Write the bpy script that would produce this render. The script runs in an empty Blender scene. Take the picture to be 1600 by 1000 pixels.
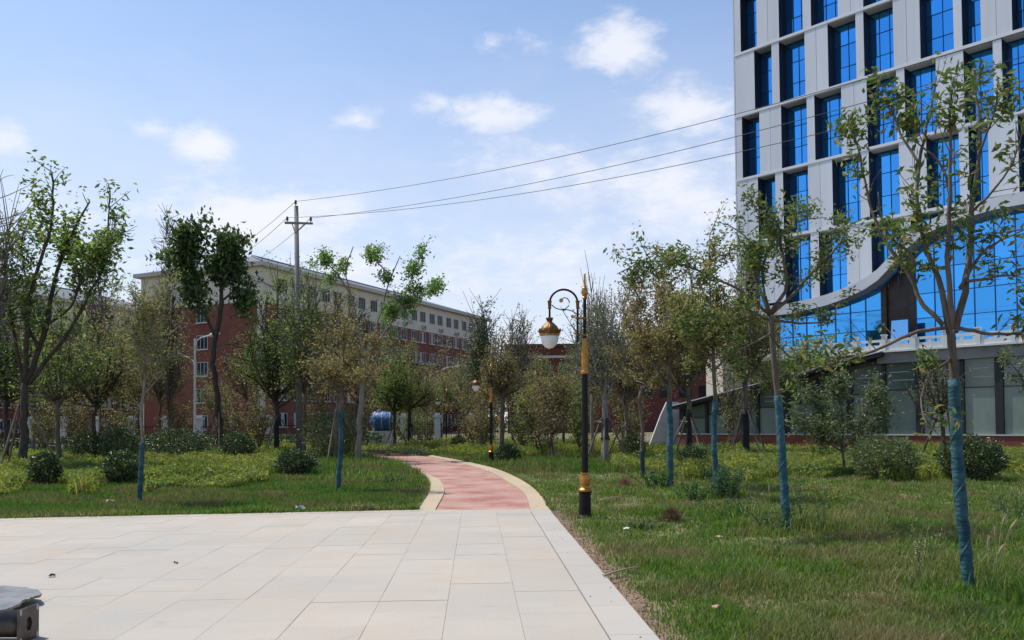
import bpy, math, random
import numpy as np
from mathutils import Matrix, Vector

# ------------------------------------------------------------------ camera, world, sun
SC = bpy.context.scene
COL = SC.collection
F, EYE, HOR = 1333.0, 1.6, 660.0
PITCH, ROLL = math.radians(1.5), -0.010
_c, _s = math.cos(math.pi/2+PITCH), math.sin(math.pi/2+PITCH)
_cr, _sr = math.cos(ROLL), math.sin(ROLL)
CM = np.array([[1,0,0],[0,_c,-_s],[0,_s,_c]]) @ np.array([[_cr,-_sr,0],[_sr,_cr,0],[0,0,1]])
SH = (HOR-500)/F - math.tan(PITCH)
cam = bpy.data.cameras.new('camera')
cam.sensor_width = 36.0; cam.lens = F/1600*36.0
cam.shift_y = SH*F/1600
cam.clip_start = 0.05; cam.clip_end = 3000
camo = bpy.data.objects.new('camera', cam); COL.objects.link(camo)
m4 = Matrix([list(CM[i])+[0] for i in range(3)]+[[0,0,0,1]]); m4.translation = (0,0,EYE)
camo.matrix_world = m4
SC.camera = camo

def ray(px, py):
    return CM @ np.array([(px-800)/F, (500-py)/F+SH, -1.0])
def G(px, py, z=0.0):
    r = ray(px, py); return np.array([0,0,EYE]) + r*((z-EYE)/r[2])
def P(px, py, Y):
    r = ray(px, py); return np.array([0,0,EYE]) + r*(Y/r[1])
def X_at(px, Y): return P(px, 660, Y)[0]

SUN_AZ = np.array([-0.87, 0.49]); SUN_AZ /= np.linalg.norm(SUN_AZ)
SUN_EL = math.radians(62)
W = bpy.data.worlds.new('World'); SC.world = W; W.use_nodes = True
sun = bpy.data.lights.new('sun', 'SUN'); sun.energy = 3.3; sun.angle = math.radians(0.5); sun.color = (1.0, 0.95, 0.87)
suno = bpy.data.objects.new('sun', sun); COL.objects.link(suno)
_d = Vector((SUN_AZ[0]*math.cos(SUN_EL), SUN_AZ[1]*math.cos(SUN_EL), math.sin(SUN_EL)))
suno.rotation_euler = _d.to_track_quat('Z', 'Y').to_euler(); suno.location = (0,0,60)
SC.view_settings.view_transform = 'Standard'; SC.view_settings.look = 'None'
SC.view_settings.exposure = 0.50; SC.view_settings.gamma = 1.0
SC.view_settings.use_curve_mapping = False
SC.cycles.max_bounces = 6; SC.cycles.diffuse_bounces = 3; SC.cycles.glossy_bounces = 3
SC.cycles.transparent_max_bounces = 8; SC.cycles.transmission_bounces = 3
SC.cycles.caustics_reflective = False; SC.cycles.caustics_refractive = False

def build_sky():
    nt = W.node_tree; N = nt.nodes; L = nt.links
    N.clear()
    out = N.new('ShaderNodeOutputWorld'); bg = N.new('ShaderNodeBackground')
    sky = N.new('ShaderNodeTexSky'); sky.sky_type = 'NISHITA'; sky.sun_disc = False
    sky.sun_elevation = SUN_EL; sky.sun_rotation = math.atan2(SUN_AZ[0], SUN_AZ[1])
    sky.air_density = 1.0; sky.dust_density = 1.2; sky.ozone_density = 2.0
    bg.inputs['Strength'].default_value = 0.10
    tc = N.new('ShaderNodeTexCoord')
    sep = N.new('ShaderNodeSeparateXYZ'); L.new(tc.outputs['Generated'], sep.inputs[0])
    def math_(op, a, b=None, c=None, clamp=False):
        n = N.new('ShaderNodeMath'); n.operation = op; n.use_clamp = clamp
        for i, v in enumerate((a, b, c)):
            if v is None: continue
            if isinstance(v, (int, float)): n.inputs[i].default_value = v
            else: L.new(v, n.inputs[i])
        return n.outputs[0]
    az = math_('ARCTAN2', sep.outputs['X'], sep.outputs['Y'])
    el = math_('ARCSINE', sep.outputs['Z'])
    # cloud noise in direction space, stretched sideways
    mp = N.new('ShaderNodeMapping'); mp.inputs['Scale'].default_value = (1.0, 1.0, 2.2)
    L.new(tc.outputs['Generated'], mp.inputs[0])
    def noise(scale, detail, rough, w=0.0, dist=0.0):
        n = N.new('ShaderNodeTexNoise'); n.noise_dimensions = '4D'
        n.inputs['Scale'].default_value = scale; n.inputs['Detail'].default_value = detail
        n.inputs['Roughness'].default_value = rough; n.inputs['W'].default_value = w
        n.inputs['Distortion'].default_value = dist
        L.new(mp.outputs[0], n.inputs['Vector']); return n.outputs['Fac']
    n1 = noise(10.0, 7, 0.60, 1.3, 0.3); n2 = noise(1.6, 3, 0.5, 4.1); n3 = noise(30.0, 6, 0.62, 2.2, 0.4)
    # cumulus puffs: (px, py, half width px, half height px, strength)
    puffs = [(970,75,105,75,1.0),(1075,178,130,75,.80),(765,178,140,42,.95),(690,160,60,36,.6),(765,68,58,34,.7),(558,185,62,28,.85),
             (318,222,85,46,.8),(240,202,55,26,.7),(5,225,45,45,.8),(385,335,260,80,.95),(820,250,280,80,.55),(1030,290,280,130,.78),(830,62,60,30,.45),(560,420,330,90,.6),(800,400,330,110,.55),(150,400,220,80,.5),
             (640,370,420,110,.42),(90,330,120,60,.35)]
    tot = None
    for (px, py, hw, hh, st) in puffs:
        r = ray(px, py); r = r/np.linalg.norm(r)
        a0, e0 = math.atan2(r[0], r[1]), math.asin(r[2])
        dx = math_('MULTIPLY', math_('SUBTRACT', az, a0), F/hw)
        dy = math_('MULTIPLY', math_('SUBTRACT', el, e0), F/hh)
        # flat base: below the middle falls off faster
        d2 = math_('ADD', math_('MULTIPLY', dx, dx), math_('MULTIPLY', dy, dy))
        v = math_('MULTIPLY', math_('SUBTRACT', 1.0, math_('SQRT', d2), clamp=True), st)
        tot = v if tot is None else math_('MAXIMUM', tot, v)
    body = math_('ADD', math_('MULTIPLY', tot, 1.15), math_('MULTIPLY', math_('SUBTRACT', n1, 0.5), 1.7))
    body = math_('ADD', body, math_('MULTIPLY', math_('SUBTRACT', n3, 0.5), 0.9))
    mr = N.new('ShaderNodeMapRange'); mr.interpolation_type = 'SMOOTHSTEP'
    mr.inputs['From Min'].default_value = 0.22; mr.inputs['From Max'].default_value = 1.0
    L.new(body, mr.inputs['Value'])
    has = N.new('ShaderNodeMapRange'); has.interpolation_type = 'SMOOTHSTEP'
    has.inputs['From Min'].default_value = 0.0; has.inputs['From Max'].default_value = 0.22
    L.new(tot, has.inputs['Value'])
    puff = math_('MULTIPLY', mr.outputs[0], has.outputs[0])
    # thin veil, everywhere, thicker low down
    veil_n = N.new('ShaderNodeMapRange'); veil_n.inputs['From Min'].default_value = 0.38; veil_n.inputs['From Max'].default_value = 0.75
    L.new(math_('ADD', math_('MULTIPLY', n2, 0.6), math_('MULTIPLY', n1, 0.4)), veil_n.inputs['Value'])
    low = N.new('ShaderNodeMapRange'); low.interpolation_type = 'SMOOTHSTEP'
    low.inputs['From Min'].default_value = 0.56; low.inputs['From Max'].default_value = 0.07
    low.inputs['To Min'].default_value = 0.04; low.inputs['To Max'].default_value = 0.92
    L.new(el, low.inputs['Value'])
    veil = math_('MULTIPLY', low.outputs[0], math_('ADD', math_('MULTIPLY', veil_n.outputs[0], 0.55), 0.62), clamp=True)
    mix0 = N.new('ShaderNodeMix'); mix0.data_type = 'RGBA'; mix0.blend_type = 'MULTIPLY'
    mix0.inputs['Factor'].default_value = 1.0
    L.new(sky.outputs[0], mix0.inputs['A']); mix0.inputs['B'].default_value = (0.94, 1.10, 1.22, 1)
    mix1 = N.new('ShaderNodeMix'); mix1.data_type = 'RGBA'
    L.new(veil, mix1.inputs['Factor']); L.new(mix0.outputs['Result'], mix1.inputs['A'])
    mix1.inputs['B'].default_value = (6.0, 6.2, 7.0, 1)
    mix2 = N.new('ShaderNodeMix'); mix2.data_type = 'RGBA'
    L.new(math_('MULTIPLY', puff, 0.80), mix2.inputs['Factor']); L.new(mix1.outputs['Result'], mix2.inputs['A'])
    mix2.inputs['B'].default_value = (6.9, 6.9, 7.35, 1)
    L.new(mix2.outputs['Result'], bg.inputs['Color']); L.new(bg.outputs[0], out.inputs[0])
build_sky()

# ------------------------------------------------------------------ helpers
rng = np.random.default_rng(7); random.seed(7)
def tag(o, label=None, cat=None, group=None, kind=None):
    if label: o['label'] = label
    if cat: o['category'] = cat
    if group: o['group'] = group
    if kind: o['kind'] = kind
    return o
def empty(name, loc, rz=0.0, parent=None):
    o = bpy.data.objects.new(name, None); COL.objects.link(o); o.empty_display_size = 0.2
    o.location = tuple(float(v) for v in loc); o.rotation_euler = (0,0,rz)
    if parent: o.parent = parent
    return o
class MB:
    """collects verts and faces (with material slots)"""
    def __init__(s): s.V=[]; s.F=[]; s.n=0
    def add(s, V, faces, mi=0):
        """faces: list of int arrays (k,m)"""
        V=np.asarray(V,float).reshape(-1,3)
        for f in faces:
            f=np.asarray(f,int)
            if f.ndim==1: f=f[None]
            if len(f): s.F.append((f+s.n, mi))
        s.V.append(V); s.n+=len(V)
    def box(s, lo, hi, mi=0):
        x0,y0,z0=lo; x1,y1,z1=hi
        V=[(x0,y0,z0),(x1,y0,z0),(x1,y1,z0),(x0,y1,z0),(x0,y0,z1),(x1,y0,z1),(x1,y1,z1),(x0,y1,z1)]
        s.add(V,[[(0,3,2,1),(4,5,6,7),(0,1,5,4),(1,2,6,5),(2,3,7,6),(3,0,4,7)]],mi)
    def prism(s, poly, off, mi=0, mi_side=None):
        """poly (n,3) planar outline extruded by vector off"""
        p=np.asarray(poly,float); n=len(p); off=np.asarray(off,float)
        V=np.vstack([p,p+off]); s.add(V,[np.arange(n)[::-1][None],np.arange(n,2*n)[None]],mi)
        k=np.arange(n); q=np.stack([k,(k+1)%n,(k+1)%n+n,k+n],1)
        s.F.append((q+s.n-2*n, mi if mi_side is None else mi_side))
    def tube(s, pts, rad, sides=6, mi=0, cap=True):
        p=np.asarray(pts,float); n=len(p)
        r=np.broadcast_to(np.asarray(rad,float),(n,))
        t=np.gradient(p,axis=0); t/=np.linalg.norm(t,axis=1,keepdims=True)+1e-9
        ref=np.array([0.31,0.95,0.05]) if abs(t[:,2]).mean()>0.6 else np.array([0.02,0.05,1.0])
        a=np.cross(t,ref); a/=np.linalg.norm(a,axis=1,keepdims=True)+1e-9
        b=np.cross(t,a)
        an=np.linspace(0,2*math.pi,sides,endpoint=False)
        V=p[:,None]+r[:,None,None]*(np.cos(an)[None,:,None]*a[:,None]+np.sin(an)[None,:,None]*b[:,None])
        i=np.arange(n-1)[:,None]*sides; j=np.arange(sides)[None]; j2=(j+1)%sides
        q=np.stack([i+j,i+j2,i+sides+j2,i+sides+j],-1).reshape(-1,4)
        fs=[q]
        if cap: fs+= [np.arange(sides)[::-1][None], (np.arange(sides)+(n-1)*sides)[None]]
        s.add(V.reshape(-1,3),fs,mi)
    def lathe(s, prof, c=(0,0,0), sides=20, mi=0):
        """prof list of (r,z)"""
        pr=np.array(prof,float); n=len(pr); an=np.linspace(0,2*math.pi,sides,endpoint=False)
        V=np.stack([pr[:,None,0]*np.cos(an),pr[:,None,0]*np.sin(an),np.repeat(pr[:,1:2],sides,1)],-1)+np.asarray(c,float)
        i=np.arange(n-1)[:,None]*sides; j=np.arange(sides)[None]; j2=(j+1)%sides
        q=np.stack([i+j,i+j2,i+sides+j2,i+sides+j],-1).reshape(-1,4)
        s.add(V.reshape(-1,3),[q,np.arange(sides)[::-1][None],(np.arange(sides)+(n-1)*sides)[None]],mi)
    def mesh(s, name, mats, smooth=False):
        V=np.vstack(s.V); me=bpy.data.meshes.new(name)
        me.vertices.add(len(V)); me.vertices.foreach_set('co',V.astype(np.float32).ravel())
        lv=np.concatenate([f.ravel() for f,_ in s.F]); tot=np.concatenate([np.full(len(f),f.shape[1]) for f,_ in s.F])
        mi=np.concatenate([np.full(len(f),m) for f,m in s.F])
        me.loops.add(len(lv)); me.loops.foreach_set('vertex_index',lv.astype(np.int32))
        st=np.concatenate([[0],np.cumsum(tot)[:-1]])
        me.polygons.add(len(tot)); me.polygons.foreach_set('loop_start',st.astype(np.int32))
        me.polygons.foreach_set('loop_total',tot.astype(np.int32))
        me.polygons.foreach_set('material_index',mi.astype(np.int32))
        me.polygons.foreach_set('use_smooth',np.full(len(tot),bool(smooth)))
        for m in (mats if isinstance(mats,(list,tuple)) else [mats]): me.materials.append(m)
        me.update(calc_edges=True); me.validate()
        return me
    def build(s, name, mats, parent=None, smooth=False, world=True):
        """world=True: verts are world coordinates; parent (unrotated Empty) offset is removed"""
        if not s.V: return None
        if parent is not None and world:
            off=np.zeros(3); p=parent
            while p is not None: off+=np.array(p.location); p=p.parent
            s.V=[v-off for v in s.V]
        o=bpy.data.objects.new(name,s.mesh(name,mats,smooth)); COL.objects.link(o)
        if parent is not None: o.parent=parent
        return o
def inst(name, me, parent=None, loc=(0,0,0), mat=None):
    o=bpy.data.objects.new(name,me); COL.objects.link(o)
    if parent is not None: o.parent=parent
    if mat is not None: o.matrix_basis=mat
    else: o.location=tuple(float(v) for v in loc)
    return o
def kids(o): return [c for c in bpy.data.objects if c.parent==o]
def copy_tree(o, parent=None, cache=None):
    c=o.copy(); COL.objects.link(c)
    if parent is not None: c.parent=parent
    for ch in list(o.children): copy_tree(ch,c)
    return c

# ------------------------------------------------------------------ materials
MATS={}
def mat(name, col, rough=0.7, col2=None, scale=4.0, detail=5, bump=0.0, bscale=None, metal=0.0, spec=0.4, objrand=0.0, aniso=(1,1,1), lo=0.35, hi=0.65, coat=0.0):
    if name in MATS: return MATS[name]
    m=bpy.data.materials.new(name); m.use_nodes=True; nt=m.node_tree; N=nt.nodes; L=nt.links
    b=N['Principled BSDF']; b.inputs['Roughness'].default_value=rough; b.inputs['Metallic'].default_value=metal
    b.inputs['Specular IOR Level'].default_value=spec; b.inputs['Coat Weight'].default_value=coat
    b.inputs['Base Color'].default_value=(*col,1)
    tc=N.new('ShaderNodeTexCoord'); mp=N.new('ShaderNodeMapping'); mp.inputs['Scale'].default_value=aniso
    geo=N.new('ShaderNodeNewGeometry'); L.new(geo.outputs['Position'],mp.inputs[0])
    last=None
    if col2 is not None:
        n=N.new('ShaderNodeTexNoise'); n.inputs['Scale'].default_value=scale; n.inputs['Detail'].default_value=detail; n.inputs['Roughness'].default_value=0.6
        L.new(mp.outputs[0],n.inputs['Vector'])
        r=N.new('ShaderNodeMapRange'); r.inputs['From Min'].default_value=lo; r.inputs['From Max'].default_value=hi
        L.new(n.outputs['Fac'],r.inputs['Value'])
        mx=N.new('ShaderNodeMix'); mx.data_type='RGBA'; L.new(r.outputs[0],mx.inputs['Factor'])
        mx.inputs['A'].default_value=(*col,1); mx.inputs['B'].default_value=(*col2,1); last=mx.outputs['Result']
    if objrand>0:
        oi=N.new('ShaderNodeObjectInfo'); hs=N.new('ShaderNodeHueSaturation')
        r=N.new('ShaderNodeMapRange'); r.inputs['To Min'].default_value=1-objrand; r.inputs['To Max'].default_value=1+objrand
        L.new(oi.outputs['Random'],r.inputs['Value']); L.new(r.outputs[0],hs.inputs['Value'])
        if last is not None: L.new(last,hs.inputs['Color'])
        else: hs.inputs['Color'].default_value=(*col,1)
        last=hs.outputs[0]
    if last is not None: L.new(last,b.inputs['Base Color'])
    if bump>0:
        n=N.new('ShaderNodeTexNoise'); n.inputs['Scale'].default_value=bscale or scale*4; n.inputs['Detail'].default_value=6
        L.new(mp.outputs[0],n.inputs['Vector'])
        bp=N.new('ShaderNodeBump'); bp.inputs['Strength'].default_value=bump; bp.inputs['Distance'].default_value=0.02
        L.new(n.outputs['Fac'],bp.inputs['Height']); L.new(bp.outputs[0],b.inputs['Normal'])
    MATS[name]=m; return m
def leafmat(name, c1, c2, c3=None, rough=0.55, trans=0.35, objrand=False, patch=None, pscale=0.35, spec=0.35):
    """leaf colours differ leaf by leaf; patch = a second pair mixed in by a large noise (dry areas)"""
    if name in MATS: return MATS[name]
    m=bpy.data.materials.new(name); m.use_nodes=True; nt=m.node_tree; N=nt.nodes; L=nt.links
    b=N['Principled BSDF']; b.inputs['Roughness'].default_value=rough; b.inputs['Specular IOR Level'].default_value=spec
    geo=N.new('ShaderNodeNewGeometry')
    rnd=N.new('ShaderNodeObjectInfo').outputs['Random'] if objrand else geo.outputs['Random Per Island']
    cr=N.new('ShaderNodeValToRGB'); e=cr.color_ramp.elements
    e[0].color=(*c1,1); e[0].position=0.1; e[1].color=(*c2,1); e[1].position=0.8
    if c3 is not None:
        k=e.new(0.96); k.color=(*c3,1)
    L.new(rnd,cr.inputs[0]); col=cr.outputs[0]
    if patch is not None:
        n=N.new('ShaderNodeTexNoise'); n.inputs['Scale'].default_value=pscale; n.inputs['Detail'].default_value=5; n.inputs['Roughness'].default_value=0.62
        L.new(geo.outputs['Position'],n.inputs['Vector'])
        r=N.new('ShaderNodeMapRange'); r.inputs['From Min'].default_value=0.46; r.inputs['From Max'].default_value=0.64
        L.new(n.outputs['Fac'],r.inputs['Value'])
        mx=N.new('ShaderNodeMix'); mx.data_type='RGBA'; L.new(r.outputs[0],mx.inputs['Factor'])
        L.new(col,mx.inputs['A']); cr2=N.new('ShaderNodeValToRGB'); e2=cr2.color_ramp.elements
        e2[0].color=(*patch[0],1); e2[1].color=(*patch[1],1); L.new(rnd,cr2.inputs[0]); L.new(cr2.outputs[0],mx.inputs['B'])
        col=mx.outputs['Result']
    L.new(col,b.inputs['Base Color'])
    t=N.new('ShaderNodeBsdfTranslucent')
    hs=N.new('ShaderNodeHueSaturation'); hs.inputs['Value'].default_value=1.5; hs.inputs['Saturation'].default_value=1.15
    L.new(col,hs.inputs['Color']); L.new(hs.outputs[0],t.inputs['Color'])
    ms=N.new('ShaderNodeMixShader'); ms.inputs[0].default_value=trans
    L.new(b.outputs[0],ms.inputs[1]); L.new(t.outputs[0],ms.inputs[2]); L.new(ms.outputs[0],N['Material Output'].inputs[0])
    MATS[name]=m; return m
M_bark=mat('bark',(.085,.065,.045),.9,(.17,.14,.11),9,bump=.6,bscale=40,aniso=(1,1,.35))
M_barkg=mat('bark_grey',(.16,.14,.115),.9,(.28,.25,.21),9,bump=.5,bscale=40,aniso=(1,1,.35))
M_barkd=mat('bark_dark',(.045,.035,.028),.9,(.09,.07,.05),9,bump=.5,bscale=40,aniso=(1,1,.35))
M_blue=mat('blue_wrap',(.006,.050,.072),.75,(.04,.125,.145),4,bump=1.0,bscale=16,aniso=(1,1,2.2),objrand=.15)
M_green_wrap=mat('green_wrap',(.01,.03,.028),.7,(.03,.06,.055),12,bump=.6,bscale=25,aniso=(1,1,3))
M_black_wrap=mat('black_wrap',(.008,.010,.012),.75,(.02,.022,.024),12,bump=.5,bscale=25,aniso=(1,1,3))
M_wood=mat('stake_wood',(.13,.10,.07),.85,(.24,.20,.15),8,bump=.3,aniso=(1,1,.3))
L_olive=leafmat('leaf_olive',(.105,.12,.042),(.225,.235,.09),(.32,.24,.11),trans=.48)
L_brown=leafmat('leaf_brown_olive',(.115,.11,.045),(.235,.215,.095),(.33,.21,.11),trans=.46)
L_green=leafmat('leaf_green',(.085,.135,.034),(.185,.245,.075),(.26,.29,.10),trans=.52)
L_fresh=leafmat('leaf_fresh',(.085,.16,.04),(.18,.28,.085),(.26,.31,.11),trans=.5)
L_dark=leafmat('leaf_dark',(.04,.07,.024),(.095,.14,.048),(.16,.19,.07),trans=.38,rough=.45)
L_grey=leafmat('leaf_grey_green',(.09,.115,.055),(.17,.205,.10),(.24,.24,.13),trans=.42)
L_hero=leafmat('leaf_large',(.05,.09,.024),(.135,.19,.055),(.23,.24,.08),trans=.42,objrand=True,rough=.45)
L_hero_i=leafmat('leaf_large_small',(.06,.10,.03),(.15,.20,.062),(.26,.21,.085),trans=.45)
L_bush=leafmat('leaf_bush',(.022,.045,.016),(.075,.11,.038),(.15,.18,.075),trans=.2,rough=.4)
L_bush2=leafmat('leaf_bush_pale',(.055,.085,.033),(.14,.175,.075),(.23,.24,.12),trans=.33,rough=.45)
L_cover=leafmat('leaf_cover',(.13,.17,.036),(.28,.31,.075),(.38,.33,.11),trans=.42,patch=((.075,.135,.034),(.17,.24,.065)),pscale=.3)
L_weed=leafmat('leaf_weed',(0.042,0.102,0.03),(0.108,0.192,0.06),(0.192,0.24,0.096),trans=.35)
L_grass=leafmat('grass_blade',(.06,.13,.020),(.14,.225,.045),(.26,.25,.09),trans=.42,patch=((.13,.135,.05),(.28,.225,.115)),pscale=.55)
L_grass2=leafmat('grass_blade_lush',(.045,.11,.018),(.10,.18,.036),(.16,.19,.05),trans=.4,patch=((.12,.115,.045),(.22,.175,.09)),pscale=.35)
L_dry=leafmat('dry_straw',(.30,.26,.14),(.46,.41,.25),(.55,.5,.34),trans=.35)

# ------------------------------------------------------------------ value noise for numpy placement
_ng=rng.random((64,64))
def vnoise(x,y,sc):
    x=np.asarray(x)*sc+17.3; y=np.asarray(y)*sc+5.1
    xi=np.floor(x).astype(int); yi=np.floor(y).astype(int); fx=x-xi; fy=y-yi
    fx=fx*fx*(3-2*fx); fy=fy*fy*(3-2*fy)
    g=lambda a,b:_ng[a%64,b%64]
    return (g(xi,yi)*(1-fx)+g(xi+1,yi)*fx)*(1-fy)+(g(xi,yi+1)*(1-fx)+g(xi+1,yi+1)*fx)*fy
def inpoly(x,y,poly):
    poly=np.asarray(poly)[:,:2]; n=len(poly); r=np.zeros(len(x),bool); j=n-1
    for i in range(n):
        xi,yi=poly[i]; xj,yj=poly[j]
        c=((yi>y)!=(yj>y))&(x<(xj-xi)*(y-yi)/(yj-yi+1e-12)+xi); r^=c; j=i
    return r

# ------------------------------------------------------------------ ground, plaza, path
M_soil=mat('soil_grass',(.085,.095,.035),.95,(.20,.155,.085),1.2,bump=.5,bscale=18)
M_dirt=mat('dry_soil',(.16,.095,.06),.95,(.27,.18,.12),5,bump=.6,bscale=40)
b=MB(); g=24; xs=np.linspace(-400,400,g); ys=np.linspace(-60,900,g)
V=np.stack(np.meshgrid(xs,ys),-1).reshape(-1,2); V=np.column_stack([V,np.zeros(len(V))])
i=np.arange(g-1)[:,None]*g+np.arange(g-1)[None]; b.add(V,[np.stack([i,i+1,i+g+1,i+g],-1).reshape(-1,4)])
tag(b.build('ground',M_soil),kind='structure')

E0,E1=G(1025,1000)[:2],G(859,800)[:2]
eu=(E1-E0)/np.linalg.norm(E1-E0); ev=np.array([-eu[1],eu[0]])       # eu: away along the right edge, ev: to the left
FA,FB=G(655,800)[:2],G(0,814)[:2]
fdir=(FB-FA)/np.linalg.norm(FB-FA); FL=FA+fdir*26
E_near=E0-eu*9
plaza_poly=np.array([E_near,E1,FA,FL,FL-eu*26,E_near+ev*26])
M_bed=mat('paving_joint_sand',(.16,.14,.115),.95,(.44,.39,.33),1.1)
M_tile=mat('paving_stone',(.42,.367,.308),.8,(.345,.325,.29),.33,bump=.25,bscale=45,objrand=.035,detail=8)
def add_dirt(m):
    nt=m.node_tree; N=nt.nodes; L=nt.links; b_=N['Principled BSDF']
    src=b_.inputs['Base Color'].links[0].from_socket
    geo=N.new('ShaderNodeNewGeometry')
    n=N.new('ShaderNodeTexNoise'); n.inputs['Scale'].default_value=.8; n.inputs['Detail'].default_value=9; n.inputs['Roughness'].default_value=.7; n.inputs['Distortion'].default_value=.6
    L.new(geo.outputs['Position'],n.inputs['Vector'])
    r=N.new('ShaderNodeMapRange'); r.inputs['From Min'].default_value=.48; r.inputs['From Max'].default_value=.74; r.inputs['To Max'].default_value=.72
    L.new(n.outputs['Fac'],r.inputs['Value'])
    mx=N.new('ShaderNodeMix'); mx.data_type='RGBA'; L.new(r.outputs[0],mx.inputs['Factor']); L.new(src,mx.inputs['A']); mx.inputs['B'].default_value=(.41,.32,.235,1)
    n2=N.new('ShaderNodeTexNoise'); n2.inputs['Scale'].default_value=3.1; n2.inputs['Detail'].default_value=12; n2.inputs['Roughness'].default_value=.78
    L.new(geo.outputs['Position'],n2.inputs['Vector'])
    r2=N.new('ShaderNodeMapRange'); r2.inputs['From Min'].default_value=.58; r2.inputs['From Max'].default_value=.74; r2.inputs['To Max'].default_value=.42
    L.new(n2.outputs['Fac'],r2.inputs['Value'])
    mx2=N.new('ShaderNodeMix'); mx2.data_type='RGBA'; L.new(r2.outputs[0],mx2.inputs['Factor']); L.new(mx.outputs['Result'],mx2.inputs['A']); mx2.inputs['B'].default_value=(.22,.18,.14,1)
    L.new(mx2.outputs['Result'],b_.inputs['Base Color'])
add_dirt(M_tile)
M_border=mat('border_stone',(.365,.34,.305),.75,(.40,.36,.31),.8,bump=.12,bscale=60,objrand=.05)
M_edge=mat('edge_stone',(.42,.36,.27),.8,(.35,.32,.27),1.5,bump=.2,bscale=50,objrand=.05)
b=MB(); b.prism(np.column_stack([plaza_poly,np.full(6,-.05)]),(0,0,.066))
plaza=tag(b.build('plaza',M_bed),kind='structure')
def clip(poly,p,n):
    """keep the side where (q-p).n<=0"""
    out=[]; m=len(poly)
    for k in range(m):
        a,c=poly[k],poly[(k+1)%m]; da,dc=(a-p)@n,(c-p)@n
        if da<=0: out.append(a)
        if da*dc<0: out.append(a+(c-a)*(da/(da-dc)))
    return np.array(out)
fn=np.array([fdir[1],-fdir[0]]); fn=fn if fn@eu>0 else -fn
def tilemesh(name,w,l,m):
    b=MB(); a=.0012; z0,z1=0,.026
    V=[(0,0,z0),(w,0,z0),(w,l,z0),(0,l,z0),(0,0,z1-a),(w,0,z1-a),(w,l,z1-a),(0,l,z1-a),(a,a,z1),(w-a,a,z1),(w-a,l-a,z1),(a,l-a,z1)]
    b.add(V,[[(0,1,5,4),(1,2,6,5),(2,3,7,6),(3,0,4,7),(4,5,9,8),(5,6,10,9),(6,7,11,10),(7,4,8,11),(8,9,10,11)]])
    return b.mesh(name,m)
# local tile frame: x along -ev (to the right), y along eu
R_t=np.array([[-ev[0],eu[0]],[-ev[1],eu[1]]])
def tmat(o2,z=.017):
    return Matrix([[R_t[0,0],R_t[0,1],0,o2[0]],[R_t[1,0],R_t[1,1],0,o2[1]],[0,0,1,z],[0,0,0,1]])
tl={l:tilemesh('paving_tile',.598,l-.002,M_tile) for l in (.45,.6,.9)}
cand=[]
front_c=FA
fstrip=.32
for k in range(36):
    v=.36+.6*k; u=-9.0+random.random()*.5
    while u<14:
        l=random.choice((.45,.45,.6,.9))
        o2=E0+eu*u+ev*(v+.599)
        cs=[o2,o2+(-ev)*.598,o2+(-ev)*.598+eu*(l-.002),o2+eu*(l-.002)]
        ds=[(c-(FA-fn*fstrip))@fn for c in cs]
        if min(ds)<-.05: cand.append((o2,l,cs,max(ds)>0))
        u+=l
def vis(c):
    y=c[1]
    if y<5.6: return False
    return -.66<c[0]/y<.3
near=[]; far=[]
for t in cand:
    c=sum(t[2])/4
    (near if vis(c) else far).append((c[1],t))
near.sort(key=lambda q:q[0])
far+=near[298:]; near=near[:298]
for _,(o2,l,cs,cut) in near:
    if cut:
        pl=clip(np.array(cs),FA-fn*fstrip,fn)
        if len(pl)<3: continue
        b=MB(); b.prism(np.column_stack([pl,np.full(len(pl),.017)]),(0,0,.026)); b.build('paving_tile',M_tile,plaza)
    else:
        inst('paving_tile',tl[l],plaza,mat=tmat(o2,.017+random.uniform(-.0018,.0018)))
b=MB()
for _,(o2,l,cs,cut) in far:
    pl=clip(np.array(cs),FA-fn*fstrip,fn) if cut else np.array(cs)
    if len(pl)>2: b.prism(np.column_stack([pl,np.full(len(pl),.017)]),(0,0,.026))
tag(b.build('paving_tiles',M_tile,plaza),kind='stuff')
bm_=tilemesh('border_slab',.344,.994,M_border)
for k in range(24): inst('border_slab',bm_,plaza,mat=tmat(E0+eu*(-9+k*1.0)+ev*.35,.018)) if (-9+k)<(E1-E0)@eu-.9 else None
em_=tilemesh('edge_slab',.796,fstrip-.02,M_edge)
k=0
while k*.8<24:                                   # narrow cream strip along the far edge of the plaza
    p=FA+fdir*(.8*k+.8)-fn*(fstrip-.01)
    a=-fdir; c=fn
    inst('edge_slab',em_,plaza,mat=Matrix([[a[0],c[0],0,p[0]],[a[1],c[1],0,p[1]],[0,0,1,.019],[0,0,0,1]])); k+=1
# cross strip where the path starts
SA,SB=FA,E1
b=MB(); pl=np.array([SA-fn*.30,SB-(fn*.30),SB,SA]); b.prism(np.column_stack([pl,np.full(4,.018)]),(0,0,.024))
b.build('edge_slab',M_edge,plaza)

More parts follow.
